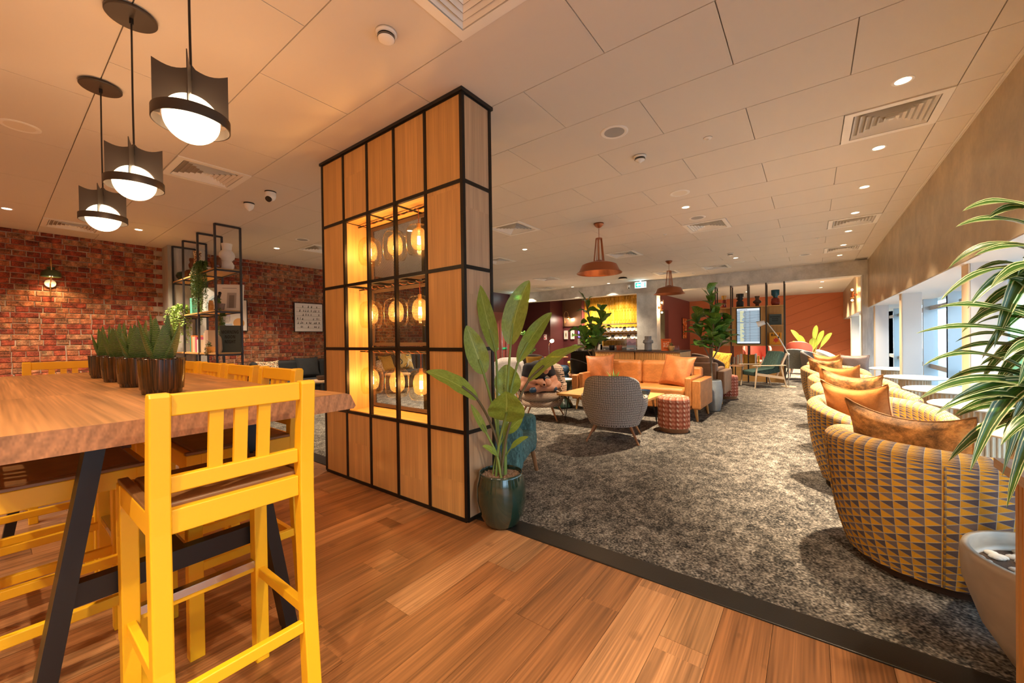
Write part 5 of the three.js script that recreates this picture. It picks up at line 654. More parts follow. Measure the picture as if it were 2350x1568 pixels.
function sofa(label, x, z, turn, m, w = 2.1) {
  const t = thing('leather_sofa', label, 'sofa', [x, 0, z], turn), d = 0.86;
  P(t, 'base', rbox(w - 0.28, 0.16, d - 0.06, 0.02, 0, 0.25, 0), m); P(t, 'back', rbox(w - 0.26, 0.52, 0.16, 0.04, 0, 0.5, -d / 2 + 0.1, 3), m);
  for (const s of [-1, 1]) { const a = P(t, 'arm', rbox(0.12, 0.42, d, 0.02, s * (w / 2 - 0.065), 0.4, 0, 3), m); P(a, 'arm_pad', rbox(0.1, 0.44, d - 0.06, 0.03, s * (w / 2 - 0.18), 0.43, 0.02, 3), m); P(t, 'seat_cushion', rbox((w - 0.48) / 2, 0.16, d - 0.22, 0.05, s * (w - 0.48) / 4, 0.4, 0.08, 4), m); P(t, 'back_cushion', rbox((w - 0.46) / 2, 0.42, 0.2, 0.08, s * (w - 0.48) / 4, 0.66, -d / 2 + 0.25, 4).applyMatrix4(new THREE.Matrix4().makeRotationX(-0.04)), m); }
  for (const sx of [-1, 1]) for (const sz of [-1, 1]) P(t, 'leg', rod([sx * (w / 2 - 0.06), 0.004, sz * (d / 2 - 0.06)], [sx * (w / 2 - 0.09), 0.19, sz * (d / 2 - 0.08)], 0.016, 0.03, 4), M.oak2);
  return t;
}
sofa('tan leather two seat sofa facing the coffee table', -2.32, -6.6, 0, M.tan);
cushion('leather_cushion', 'cognac leather cushion at the fig tree end of the tan sofa', -1.75, 0.48, -6.5, 0.52, 0.5, 0.16, M.cognac, -0.3, -0.35, null, -0.08);
cushion('leather_cushion', 'cognac leather cushion at the bar end of the tan sofa', -2.98, 0.48, -6.52, 0.5, 0.48, 0.16, M.cognac, 0.25, -0.3, null, 0.06);
sofa('brown leather sofa back to back with the tan one beyond the oak cabinet', -2.3, -8.45, Math.PI, M.brownLeather);
function ottoman(label, x, z, r, h, tint) {
  const t = thing('pouf', label, 'ottoman', [x, 0, z]); const g = lathe([[0.0, h], [r * 0.7, h], [r * 0.93, h - 0.012], [r, h - 0.05], [r, 0.09], [r * 0.97, 0.06]], 48), uv = g.attributes.uv, p = g.attributes.position; for (let i = 0; i < uv.count; i++) uv.setXY(i, uv.getX(i) * 7, p.getY(i) * 8.5 + (p.getY(i) > h - 0.02 ? Math.hypot(p.getX(i), p.getZ(i)) * 8.5 : 0));
  P(t, 'cover', g, tint); P(t, 'plinth', cyl(r * 0.9, r * 0.9, 0.06, 0, 0.032, 0, 40), M.walnut);
}
const chev2 = M.chev.clone(); chev2.color.setRGB(0.82, 0.7, 0.74);
ottoman('round pouf in coral chevron fabric beside the coffee table', -1.47, -5.5, 0.2, 0.47, M.chev); ottoman('round pouf in dusty pink chevron fabric beside the brown sofa', -1.36, -8.95, 0.2, 0.47, chev2);
{ // oak sideboards between the sofas
  for (const [x0, x1, l] of [[-3.37, -2.6, 'ribbed oak cabinet behind the sofa, bar side'], [-2.58, -1.8, 'ribbed oak cabinet behind the sofa, fig tree side']]) { const t = thing('cabinet', l, 'cabinet', [0, 0, 0], 0, 'oak cabinets between the sofas'); P(t, 'body', span(x0, x1, 0.06, 0.98, -7.92, -7.16), M.oak2); P(t, 'worktop', span(x0 - 0.005, x1 + 0.005, 0.98, 1.0, -7.94, -7.13), M.darkBrown); for (let x = x0 + 0.03; x < x1 - 0.04; x += 0.031) P(t, 'batten', buv(span(x, x + 0.024, 0.08, 0.96, -7.162, -7.148), 'y', 1, x * 5, 0), M.oak); P(t, 'plinth', span(x0 + 0.04, x1 - 0.04, 0.005, 0.06, -7.88, -7.2), M.black); }
  vase('column_vase', 'ribbed grey stacked ceramic vase on the oak cabinet', -2.42, 1.0, -7.4, [[0, 0], [0.065, 0], [0.07, 0.02], [0.065, 0.03], [0.065, 0.13], [0.09, 0.14], [0.095, 0.165], [0.085, 0.175], [0.09, 0.19], [0.07, 0.2], [0.06, 0.21], [0.06, 0.27], [0.05, 0.27]], M.greyPot);
  const T_oj = canvas(256, 320, (c) => { c.fillStyle = '#d9651c'; c.fillRect(0, 0, 256, 320); c.fillStyle = '#f3e6d0'; for (let i = 0; i < 60; i++) { c.beginPath(); c.arc(60 + rnd() * 136, 90 + rnd() * 130, 3 + rnd() * 6, 0, 7); c.fill(); } c.fillStyle = '#7c2f10'; c.fillRect(40, 30, 170, 18); c.fillRect(70, 250, 110, 14); });
  const T_lake = canvas(256, 256, (c) => { c.fillStyle = '#d7b7c6'; c.fillRect(0, 0, 256, 256); c.fillStyle = '#a58fa8'; c.beginPath(); c.moveTo(0, 90); c.lineTo(80, 40); c.lineTo(150, 100); c.lineTo(256, 60); c.lineTo(256, 140); c.lineTo(0, 150); c.fill(); c.fillStyle = '#9fb6c4'; c.fillRect(0, 140, 256, 116); c.fillStyle = '#e9e3e6'; c.fillRect(0, 200, 200, 20); c.fillStyle = '#6b4a3a'; c.fillRect(90, 225, 120, 16); });
  board('cover_stand', 'orange book cover standing on the oak cabinet', 'book', -2.08, 1.0, -7.35, 0.17, 0.22, T_oj, { turn: 0.35, tilt: -0.15, d: 0.03 }); board('lake_print', 'small lake landscape print standing at the bar side of the oak cabinet', 'print', -2.78, 1.0, -7.5, 0.18, 0.22, T_lake, { turn: 0.1, tilt: -0.12 });
  vase('glass_jar', 'small clear glass jar on the oak cabinet near the fig tree', -1.9, 1.0, -7.35, [[0, 0], [0.035, 0], [0.04, 0.03], [0.035, 0.08], [0.025, 0.1]], M.glass, 'jar'); vase('planter_pot', 'terracotta pot on the oak cabinet', -3.0, 1.0, -7.45, [[0, 0], [0.05, 0], [0.06, 0.1], [0.05, 0.1], [0, 0.08]], M.rust, 'pot'); vase('planter_pot', 'black pot on the oak cabinet', -3.14, 1.0, -7.42, [[0, 0], [0.05, 0], [0.055, 0.1], [0.045, 0.1], [0, 0.08]], M.black, 'pot');
  trailing('tumbler_plant', 'tiny plant in a wooden cup on the oak cabinet', -1.98, 1.0, -7.3, 10, 0.02, 0.05, M.stemDark, M.oak);
}
// ================================================================ FIDDLE LEAF FIGS
const figLeaf = [0.1, -0.12, 0.25].map((k) => leafGeo([0, 0, 0], [0, k * 0.4 + 0.03, 0.1], [0, -0.02 + k * 0.2, 0.2], 0.12, (v) => 0.12 + Math.pow(Math.sin(Math.PI * Math.min(0.985, Math.pow(v, 1.3))), 0.7), { nv: 8, nu: 4, fold: 0.25, wave: 0.1 }));
function fig(label, x, z, potY, trunk, tops, nL, size) {
  const t = thing('fiddle_leaf_fig', label, 'potted plant', [x, 0, z]);
  tops.forEach((b) => { P(t, 'branch', tube(b.map((p) => [p[0], p[1], p[2]]), b === tops[0] ? 0.017 : 0.012, 24, 7), b[0][1] < 0.95 ? M.bark : M.stemDark);
    const c = new THREE.CatmullRomCurve3(b.map((p) => V(...p))); for (let i = 0; i < nL; i++) { const f = 0.42 + 0.58 * (i / (nL - 1)), q = c.getPoint(f), a = i * 2.4 + b[0][0] * 9 + b.length, up = f > 0.93 ? rr(0.7, 1.2) : rr(0, 1.0), s = size * rr(0.8, 1.25); const l = P(t, 'leaf', figLeaf[i % 3], M.fig); l.position.copy(q); l.rotation.set(-up, a, rr(-0.4, 0.4), 'YXZ'); l.scale.setScalar(s); } });
  return t;
}
{ const f = fig('fiddle leaf fig tree in a tapered grey planter at the sofa end', -1.33, -7.32, 0, 0, [[[0, 0.45, 0], [-0.02, 0.9, 0], [-0.02, 1.4, 0.02], [0.0, 1.92, 0.02]], [[-0.01, 0.85, 0], [-0.12, 1.1, 0.03], [-0.22, 1.5, 0.05]], [[0, 0.85, 0], [0.12, 1.1, 0.0], [0.18, 1.4, -0.04]], [[0, 0.9, 0], [0.04, 1.2, 0.12], [0.06, 1.55, 0.16]]], 18, 1.3); P(f, 'planter', lathe([[0, 0.004], [0.1, 0.004], [0.12, 0.02], [0.155, 0.2], [0.16, 0.34], [0.14, 0.5], [0.13, 0.52], [0.118, 0.52], [0.12, 0.47], [0, 0.47]], 40), M.greyPot, 'tapered pale grey planter'); P(f, 'soil', cyl(0.118, 0.118, 0.01, 0, 0.478, 0, 24), M.soil);
  const g = fig('fiddle leaf fig tree behind the bar end of the tan sofa', -3.63, -7.6, 0, 0, [[[0, 0.4, 0], [0.0, 0.9, 0], [-0.02, 1.4, 0.02], [-0.13, 2.0, 0.02]], [[0, 0.8, 0], [0.16, 1.2, 0.05], [0.22, 1.8, 0.05]], [[0, 0.8, 0], [-0.1, 1.05, 0.1], [-0.16, 1.35, 0.16]], [[0, 0.85, 0], [0.1, 1.05, 0.1], [0.16, 1.3, 0.18]]], 17, 1.3); P(g, 'planter', lathe([[0, 0.004], [0.12, 0.004], [0.15, 0.3], [0.15, 0.42], [0.135, 0.42], [0, 0.38]], 36), M.black); P(g, 'soil', cyl(0.135, 0.135, 0.01, 0, 0.39, 0, 24), M.soil); }
// ================================================================ COPPER PENDANTS
[[-2.53, -5.544, 'large copper dome pendant above the woven armchair and coffee table'], [-2.56, -9.324, 'copper dome pendant beyond the oak cabinets, before the column']].forEach(([x, z, l]) => {
  const t = thing('copper_pendant', l, 'pendant lamp', [x, 0, z], 0, 'copper dome pendants');
  P(t, 'ceiling_rose', lathe([[0, 2.9], [0.015, 2.9], [0.04, 2.915], [0.068, 2.945], [0.075, 2.968], [0, 2.968]], 28), M.copper); const ch = []; for (let i = 0; i < 9; i++) ch.push(clean(new THREE.TorusGeometry(0.009, 0.002, 5, 10)).scale(0.7, 1.2, 1).rotateY(i % 2 ? Math.PI / 2 : 0).translate(0, 2.89 - i * 0.0175, 0)); P(t, 'chain', merge(ch), M.copper);
  P(t, 'top_cap', cyl(0.05, 0.05, 0.012, 0, 2.74, 0, 24), M.copper); for (let i = 0; i < 5; i++) { const a = i / 5 * 6.283; P(t, 'stay', bar([0.042 * Math.cos(a), 2.735, 0.042 * Math.sin(a)], [0.075 * Math.cos(a), 2.4, 0.075 * Math.sin(a)], 0.018, 0.006), M.copper); } P(t, 'inner_rod', rod([0, 2.735, 0], [0, 2.39, 0], 0.006), M.copper);
  P(t, 'collar', lathe([[0, 2.41], [0.03, 2.42], [0.05, 2.405], [0.09, 2.4], [0.09, 2.385], [0, 2.385]], 28), M.copper);
  P(t, 'shade', lathe([[0.06, 2.392], [0.14, 2.385], [0.22, 2.36], [0.255, 2.345], [0.3, 2.25], [0.335, 2.225], [0.332, 2.221], [0.296, 2.243]], 56), M.copper); P(t, 'shade_lining', lathe([[0.33, 2.222], [0.296, 2.243], [0.25, 2.338], [0.2, 2.36], [0.05, 2.383]], 56), M.copper);
  P(t, 'bulb', sph(0.035, 0, 2.33, 0, 16), M.lampOn); P(t, 'socket', cyl(0.022, 0.022, 0.04, 0, 2.37, 0, 16), M.black); const [c, I] = lc('copper'), p = new THREE.PointLight(c, I); p.shadow.radius = 2; lamp(p, t, 0, 2.325, 0);
});
// ================================================================ SEATED PERSON in the tweed chair
{
  const t = thing('person', 'seated person in dark t-shirt and navy shorts bending forward in the tweed chair', 'person', [-3.5, 0, -5.24], 0.95);
  const R = 60, field = (list, lo, hi, name, m) => {
    const sz = Math.max(hi[0] - lo[0], hi[1] - lo[1], hi[2] - lo[2]), mc = new MarchingCubes(R, m, false, false, 90000), c = [(lo[0] + hi[0]) / 2, (lo[1] + hi[1]) / 2, (lo[2] + hi[2]) / 2], p = V(), a = V(), b = V();
    for (let k = 0; k < R; k++) for (let j = 0; j < R; j++) for (let i = 0; i < R; i++) { p.set(c[0] + (i / R * 2 - 1) * sz / 2, c[1] + (j / R * 2 - 1) * sz / 2, c[2] + (k / R * 2 - 1) * sz / 2); let s = 0; for (const [A, ra, B, rb] of list) { a.set(...A); b.set(...B); const ab = b.clone().sub(a), h = Math.max(0, Math.min(1, p.clone().sub(a).dot(ab) / Math.max(1e-9, ab.lengthSq()))), d = p.distanceTo(a.addScaledVector(ab, h)) - (ra + (rb - ra) * h); s += Math.exp(-d * 60); } mc.field[k * R * R + j * R + i] = Math.log(Math.max(s, 1e-30)) / 60; }
    mc.isolation = 0; mc.update(); const n = mc.count, g = new THREE.BufferGeometry(); const pos = new Float32Array(n * 3); for (let i = 0; i < n * 3; i++) pos[i] = c[i % 3] + mc.positionArray[i] * sz / 2; g.setAttribute('position', new THREE.BufferAttribute(pos, 3)); g.setAttribute('normal', new THREE.BufferAttribute(mc.normalArray.slice(0, n * 3), 3)); return g; };
  const J = { pelL: [-0.09, 0.53, -0.08], pelR: [0.09, 0.53, -0.08], waist: [0, 0.66, -0.05], chest: [0, 0.76, 0.1], neck: [0.01, 0.82, 0.24], head: [0.01, 0.83, 0.35], shL: [-0.17, 0.8, 0.12], shR: [0.17, 0.8, 0.12], elL: [-0.25, 0.62, 0.14], elR: [0.25, 0.62, 0.16], haL: [-0.07, 0.6, 0.3], haR: [0.08, 0.6, 0.31], knL: [-0.27, 0.52, 0.2], knR: [0.27, 0.52, 0.22], anL: [0.1, 0.49, 0.26], anR: [-0.1, 0.49, 0.34], toL: [0.2, 0.485, 0.3], toR: [-0.2, 0.485, 0.36] };
  const fing = (h, s) => { const o = [[h, 0.034, [h[0] + s * 0.02, h[1] - 0.005, h[2] + 0.05], 0.03]]; for (let i = 0; i < 4; i++) { const b0 = [h[0] + s * (0.0 + i * 0.012) , h[1] + 0.012 - i * 0.008, h[2] + 0.06], L = [0.042, 0.048, 0.046, 0.036][i]; o.push([b0, 0.0095, [b0[0] + s * 0.01, b0[1] - 0.01, b0[2] + L], 0.0085], [[b0[0] + s * 0.01, b0[1] - 0.01, b0[2] + L], 0.0085, [b0[0] + s * 0.02, b0[1] - 0.035, b0[2] + L + 0.02], 0.0075]); } o.push([[h[0] + s * 0.01, h[1] + 0.02, h[2] + 0.01], 0.012, [h[0] + s * 0.045, h[1] + 0.035, h[2] + 0.045], 0.009]); return o; };
  const body = [[J.pelL, 0.11, J.pelR, 0.11], [J.waist, 0.12, J.chest, 0.135], [[-0.06, 0.56, -0.06], 0.11, J.waist, 0.12], [J.shL, 0.06, J.shR, 0.06], [J.chest, 0.12, J.neck, 0.055], [J.neck, 0.05, J.head, 0.05], [J.shL, 0.052, J.elL, 0.04], [J.elL, 0.039, J.haL, 0.027], [J.shR, 0.052, J.elR, 0.04], [J.elR, 0.039, J.haR, 0.027], [J.pelL, 0.1, J.knL, 0.062], [J.pelR, 0.1, J.knR, 0.062], [J.knL, 0.058, J.anL, 0.037], [J.knR, 0.058, J.anR, 0.037], [J.anL, 0.036, J.toL, 0.036], [J.anR, 0.036, J.toR, 0.036]];
  const h = J.head, hd = [[[h[0], h[1] + 0.015, h[2] - 0.02], 0.085, [h[0], h[1] + 0.01, h[2] + 0.035], 0.078], [[h[0], h[1] - 0.05, h[2] + 0.035], 0.05, [h[0], h[1] - 0.075, h[2] + 0.06], 0.03], [[h[0], h[1] - 0.015, h[2] + 0.1], 0.014, [h[0], h[1] - 0.04, h[2] + 0.115], 0.013], [[h[0] - 0.088, h[1] - 0.01, h[2]], 0.018, [h[0] - 0.09, h[1] - 0.035, h[2]], 0.014], [[h[0] + 0.088, h[1] - 0.01, h[2]], 0.018, [h[0] + 0.09, h[1] - 0.035, h[2]], 0.014]];
  const skin = merge([field(body, [-0.5, 0, -0.3], [0.5, 1.15, 0.6]), field(hd, [h[0] - 0.15, h[1] - 0.15, h[2] - 0.15], [h[0] + 0.15, h[1] + 0.15, h[2] + 0.15]), field(fing(J.haL, 1), [-0.14, 0.5, 0.24], [0.08, 0.7, 0.46]), field(fing(J.haR, -1), [-0.08, 0.5, 0.25], [0.15, 0.7, 0.47])].map((g) => { g.setAttribute('uv', new THREE.Float32BufferAttribute(new Array(g.attributes.position.count * 2).fill(0), 2)); return g; }));
  P(t, 'body', skin, M.skin);
  const fat = (l, k) => l.map(([a, ra, b, rb]) => [a, ra + k, b, rb + k]), mid = (a, b, f) => a.map((q, i) => q + (b[i] - q) * f);
  P(t, 'shirt', field(fat([[[-0.05, 0.58, -0.06], 0.115, J.waist, 0.125], [J.waist, 0.125, J.chest, 0.138], [J.shL, 0.06, J.shR, 0.06], [J.shL, 0.056, mid(J.shL, J.elL, 0.55), 0.052], [J.shR, 0.056, mid(J.shR, J.elR, 0.55), 0.052], [J.chest, 0.12, mid(J.chest, J.neck, 0.6), 0.08]], 0.012), [-0.5, 0.3, -0.4], [0.5, 1.2, 0.5]), M.shirt);
  P(t, 'shorts', field(fat([[J.pelL, 0.112, J.pelR, 0.112], [J.pelL, 0.104, mid(J.pelL, J.knL, 0.85), 0.074], [J.pelR, 0.104, mid(J.pelR, J.knR, 0.85), 0.074]], 0.012), [-0.4, 0.1, -0.4], [0.4, 0.9, 0.5]), M.shorts);
  P(t, 'hair', field([[[h[0], h[1] + 0.04, h[2] - 0.035], 0.088, [h[0], h[1] + 0.045, h[2] + 0.01], 0.08]], [h[0] - 0.15, h[1] - 0.12, h[2] - 0.15], [h[0] + 0.15, h[1] + 0.18, h[2] + 0.15]), M.hair); P(t, 'footwear', field([[J.anL, 0.041, J.toL, 0.039], [J.anR, 0.041, J.toR, 0.039]], [-0.35, 0.35, 0.0], [0.35, 0.65, 0.6]), M.navy);
}
{ const t = thing('drum_table', 'dark green hourglass side table with pale top beside the tan sofa', 'side table', [-3.62, 0, -6.25]); P(t, 'body', lathe([[0, 0.01], [0.2, 0.01], [0.21, 0.04], [0.16, 0.14], [0.06, 0.22], [0.16, 0.33], [0.235, 0.48], [0.24, 0.51], [0, 0.51]], 44), M.darkGreen); P(t, 'top', cyl(0.225, 0.225, 0.008, 0, 0.513, 0, 44), M.offwhite); }
// ================================================================ DISPLAY BOOKCASE under the beam
{
  const t = thing('bookcase', 'slim steel framed oak bookcase with departure screen under the beam', 'bookcase'), xs = [-2.12, -1.74, -1.34, -0.93, -0.54], zf = -12.22, zb = -12.52;
  xs.forEach((x, i) => { for (const z of [zf, zb]) { if (i === 2 && z === zf) { P(t, 'post', box(0.03, 0.98, 0.03, x, 0.49, z), M.steel); P(t, 'post', box(0.03, 0.58, 0.03, x, 2.325, z), M.steel); } else P(t, 'post', box(0.03, 2.62, 0.03, x, 1.31, z), M.steel); } P(t, 'top_bar', box(0.03, 0.03, 0.3, x, 2.6, (zf + zb) / 2), M.steel); });
  P(t, 'back_panel', buv(span(-2.12, -0.54, 1.0, 2.03, zb, zb + 0.02), 'y'), M.oak2);
  for (const [a, b, y] of [[-2.12, -1.74, 2.03], [-1.74, -0.93, 2.03], [-0.93, -0.54, 2.03], [-2.12, -1.74, 1.52], [-0.93, -0.54, 1.52], [-2.12, -1.74, 1.0], [-1.74, -0.93, 1.0], [-0.93, -0.54, 1.0], [-1.74, -0.54, 0.47]]) P(t, 'shelf_board', buv(span(a, b, y - 0.025, y, zb, zf), 'x'), M.oak2);
  P(t, 'screen_panel', buv(span(-1.74, -0.93, 1.0, 2.005, zf - 0.06, zf - 0.04), 'y'), M.oak2); for (const x of [-1.72, -1.34, -0.95]) P(t, 'divider', span(x, x + 0.018, 0.02, 0.45, zb, zf), M.oak2); P(t, 'bench_front', buv(span(-1.74, -0.54, 0.03, 0.44, zf - 0.02, zf), 'x'), M.oak2);
  const T_dep = canvas(512, 900, (c, W, H) => { c.fillStyle = '#cfe6f2'; c.fillRect(0, 0, W, H); c.fillStyle = '#eef8fd'; c.fillRect(0, 0, W, 60); txt(c, 'Departures', 130, 30, 40, '#1d3c58'); for (let r = 0; r < 27; r++) { const y = 66 + r * 29.5; if (r === 10) { c.fillStyle = '#20303f'; c.fillRect(0, y - 4, W, 16); continue; } c.fillStyle = '#20455f'; c.fillRect(0, y, W, 12); c.fillStyle = '#e8d24a'; c.fillRect(70, y - 2, rr(40, 110), 14); c.fillStyle = '#101a2a'; c.fillRect(150 + rr(0, 20), y - 2, 50, 15); c.fillStyle = '#1b2238'; c.fillRect(280, y - 2, 30, 15); c.fillRect(470, y - 2, 30, 15); } c.fillStyle = '#f4fbff'; c.fillRect(0, 860, W, 40); });
  const s = thing('departure_screen', 'tall lit departure board screen mounted on the bookcase', 'screen', [-1.335, 1.51, -12.235]); P(s, 'casing', rbox(0.56, 0.97, 0.04, 0.006), M.black); P(s, 'display', clean(new THREE.PlaneGeometry(0.52, 0.93)).translate(0, 0, 0.0212), mat([0.05, 0.05, 0.05], { r: 0.3, emissive: new THREE.Color(1, 1, 1), emissiveMap: T_dep, emissiveIntensity: 0.48 }));
  const T_sun = canvas(256, 300, (c) => { c.fillStyle = '#e8582a'; c.fillRect(0, 0, 256, 300); c.fillStyle = '#d63a58'; c.fillRect(30, 20, 196, 70); c.fillStyle = '#f5a13a'; c.beginPath(); c.arc(128, 210, 56, 0, 7); c.fill(); }), T_farm = canvas(256, 300, (c) => { c.fillStyle = '#cdbca8'; c.fillRect(0, 0, 256, 300); c.fillStyle = '#3c332c'; c.fillRect(70, 60, 120, 14); c.fillRect(60, 96, 140, 10); c.fillRect(90, 126, 80, 12); }), T_bali = canvas(256, 300, (c) => { c.fillStyle = '#f2a62c'; c.fillRect(0, 0, 256, 300); txt(c, 'BALI', 128, 56, 88, '#14100c'); c.fillStyle = '#e0453c'; for (let i = 0; i < 6; i++) { c.save(); c.translate(136, 185); c.rotate(i * 1.047); c.beginPath(); c.ellipse(0, -34, 15, 30, 0, 0, 7); c.fill(); c.restore(); } });
  board('cover_stand', 'orange cover book with a sun on the bookcase', 'book', -1.92, 1.522, -12.36, 0.24, 0.29, T_sun, { tilt: -0.08, d: 0.03 }); board('cover_stand', 'beige cover book behind the fig leaves on the bookcase', 'book', -1.92, 1.002, -12.36, 0.24, 0.29, T_farm, { tilt: -0.08, d: 0.03 }); board('cover_stand', 'slate cover book lettered MORNING NOON NIGHT on the bookcase', 'book', -0.74, 1.522, -12.36, 0.27, 0.28, T_morning, { tilt: -0.08, d: 0.03 }); board('cover_stand', 'yellow cover book lettered BALI with a red flower on the bookcase', 'book', -0.74, 1.002, -12.36, 0.27, 0.32, T_bali, { tilt: -0.08, d: 0.03 });
  const tv = (n, l, x, parts) => { const v = thing(n, l, 'vase', [x, 2.031, -12.37]); parts.forEach(([pn, pr, m]) => P(v, pn, lathe(pr, 30), m)); };
  tv('two_tone_vase', 'yellow over red glass cylinder vase on top of the bookcase', -1.93, [['lower_glass', [[0, 0], [0.06, 0], [0.06, 0.22], [0, 0.22]], M.glassRed], ['upper_glass', [[0, 0.22], [0.06, 0.22], [0.062, 0.34], [0.055, 0.34]], M.glassYellow]]);
  tv('black_vase', 'black waisted stacked vase on top of the bookcase', -1.54, [['body', [[0, 0], [0.09, 0], [0.09, 0.14], [0.05, 0.18], [0.09, 0.22], [0.06, 0.25], [0.095, 0.29], [0.09, 0.36], [0.07, 0.36]], M.black], ['base_ring', [[0.09, 0.0], [0.094, 0.005], [0.094, 0.02], [0.09, 0.025]], M.black]]);
  tv('smoky_vase', 'small smoky brown bubble vase on top of the bookcase', -1.14, [['body', [[0, 0], [0.05, 0], [0.04, 0.05], [0.1, 0.1], [0.1, 0.13], [0.04, 0.18], [0.06, 0.27], [0.05, 0.27]], M.glassSmoke], ['foot', [[0, 0], [0.06, 0], [0.06, 0.012], [0, 0.012]], M.glassSmoke]]);
  tv('two_tone_vase', 'blue goblet over pink glass bubble vase on top of the bookcase', -0.735, [['lower_glass', [[0, 0], [0.08, 0], [0.1, 0.06], [0.09, 0.17], [0.06, 0.2], [0, 0.2]], M.glassRed], ['upper_glass', [[0.05, 0.2], [0.05, 0.23], [0.09, 0.27], [0.095, 0.4], [0.085, 0.4], [0.08, 0.28]], M.glassBlue]]);
  [[-1.68, 0.2, [0.75, 0.6, 0.45], 'sand'], [-1.63, 0.24, [0.6, 0.3, 0.2], 'terracotta'], [-1.59, 0.26, [0.7, 0.62, 0.52], 'linen'], [-1.52, 0.28, [0.75, 0.72, 0.68], 'white'], [-1.18, 0.3, [0.72, 0.74, 0.76], 'pale grey'], [-1.12, 0.24, [0.72, 0.5, 0.05], 'yellow']].forEach(([x, h, c, n]) => book(x, 0.471, -12.36, 0.035, h, 0.18, c, 0, n + ' book on the bench of the bookcase', 'books on the bookcase bench'));
  cushion('scatter_cushion', 'golden cushion behind the books on the bookcase bench', -1.33, 0.471, -12.38, 0.3, 0.28, 0.1, M.mustard, 0.1, -0.2);
  vase('white_bottle', 'small white bottle vase on the bookcase bench', -1.02, 0.471, -12.34, [[0, 0], [0.045, 0], [0.05, 0.06], [0.02, 0.12], [0.015, 0.22], [0.01, 0.22]], M.white);
}
{ // timber lounge chair with teal cushions
  const t = thing('lounge_chair', 'pale timber lounge chair with dark green velvet cushions before the bookcase', 'armchair', [-0.96, 0, -11.3], -0.93), w = 0.29;
  for (const s of [-1, 1]) { P(t, 'leg', rod([s * w, 0.004, 0.34], [s * w, 0.53, 0.29], 0.014, 0.022, 10), M.ash); P(t, 'leg', rod([s * w, 0.004, -0.4], [s * w, 0.53, -0.26], 0.014, 0.022, 10), M.ash); P(t, 'armrest', rbox(0.06, 0.022, 0.76, 0.01, s * w, 0.54, 0.0), M.ash); P(t, 'side_rail', bar([s * w, 0.34, 0.3], [s * w, 0.24, -0.34], 0.03, 0.06), M.ash); P(t, 'back_post', bar([s * 0.24, 0.28, -0.2], [s * 0.24, 0.82, -0.44], 0.024, 0.04), M.ash); }
  P(t, 'front_rail', bar([-w, 0.31, 0.29], [w, 0.31, 0.29], 0.05, 0.03), M.walnut); for (let i = 0; i < 5; i++) P(t, 'back_slat', box(0.48, 0.035, 0.014, 0, 0.4 + i * 0.09, -0.27 - i * 0.04), M.ash);
  P(t, 'seat_cushion', rbox(0.52, 0.12, 0.6, 0.03, 0, 0, 0, 3).applyMatrix4(new THREE.Matrix4().makeRotationX(0.16).setPosition(0, 0.385, 0.02)), M.tealDark); P(t, 'back_cushion', rbox(0.52, 0.48, 0.12, 0.04, 0, 0, 0, 3).applyMatrix4(new THREE.Matrix4().makeRotationX(-0.42).setPosition(0, 0.64, -0.26)), M.tealDark);
}
{ // jointed white floor lamp
  const t = thing('floor_lamp', 'white jointed floor lamp with round base beside the bookcase', 'floor lamp', [-0.44, 0, -11.62]); P(t, 'base', cyl(0.15, 0.155, 0.016, 0, 0.012, 0, 32), M.ash); P(t, 'post', rod([0, 0.02, 0], [0, 0.78, 0], 0.016), M.chrome); P(t, 'joint', sph(0.03, 0, 0.79, 0, 14), M.white); P(t, 'lower_arm', rod([0, 0.79, 0], [-0.19, 1.2, 0.02], 0.013), M.white); P(t, 'elbow', sph(0.022, -0.19, 1.2, 0.02, 12), M.steel); P(t, 'upper_arm', rod([-0.19, 1.2, 0.02], [-0.42, 1.56, 0.04], 0.011), M.white); P(t, 'knuckle', sph(0.026, -0.44, 1.57, 0.04, 12), M.steel); P(t, 'head', aim(cyl(0.05, 0.075, 0.17, 0, 0, 0, 20), [-0.62, 1.53, 0.06], [-0.48, 1.57, 0.05]), M.white);
}
{ const t = thing('side_table', 'slim round side table on a black stem before the bookcase', 'side table', [-1.52, 0, -11.3]); P(t, 'top', cyl(0.2, 0.2, 0.02, 0, 0.5, 0, 30), M.brownLeather); P(t, 'stem', rod([0, 0.01, 0], [0, 0.49, 0], 0.012), M.black); P(t, 'foot', cyl(0.14, 0.14, 0.01, 0, 0.009, 0, 26), M.black); }
// ---- more chairs across the lounge
function simpleChair(name, label, x, z, turn, m, H, legM = M.walnut, w = 0.34) {
  const t = thing(name, label, 'chair', [x, 0, z], turn);
  P(t, 'shell', shellGeo({ a0: 110 * D2R, Ro: w, Ri: w - 0.08, Hb: H, Ha: H * 0.72, pw: 2.2, y0: 0.3, yi: 0.38, flare: 0.06, thick: 0.07 }), m); P(t, 'seat', lathe([[0, 0.46], [w * 0.7, 0.46], [w * 0.86, 0.43], [w * 0.86, 0.34], [0, 0.31]], 30, 0, 0, 0.01), m); for (const a of [-1, 1]) for (const b of [-1, 1]) P(t, 'leg', rod([a * 0.24, 0.005, b * 0.22], [a * 0.17, 0.34, b * 0.15], 0.01, 0.015), legM); return t;
}
simpleChair('swivel_chair', 'pale grey fabric chair with a seam across its back near the floor lamp', -0.32, -13.9, 2.9, M.greyFabric, 0.86, M.steel);
simpleChair('wing_chair', 'tall red leather chair behind the pale grey chair', -0.3, -15.6, 3.0, M.redLeather, 1.05); simpleChair('wing_chair', 'tall red leather chair seen through the bookcase', -1.4, -15.0, 0.2, M.redLeather, 1.05, M.walnut, 0.4);
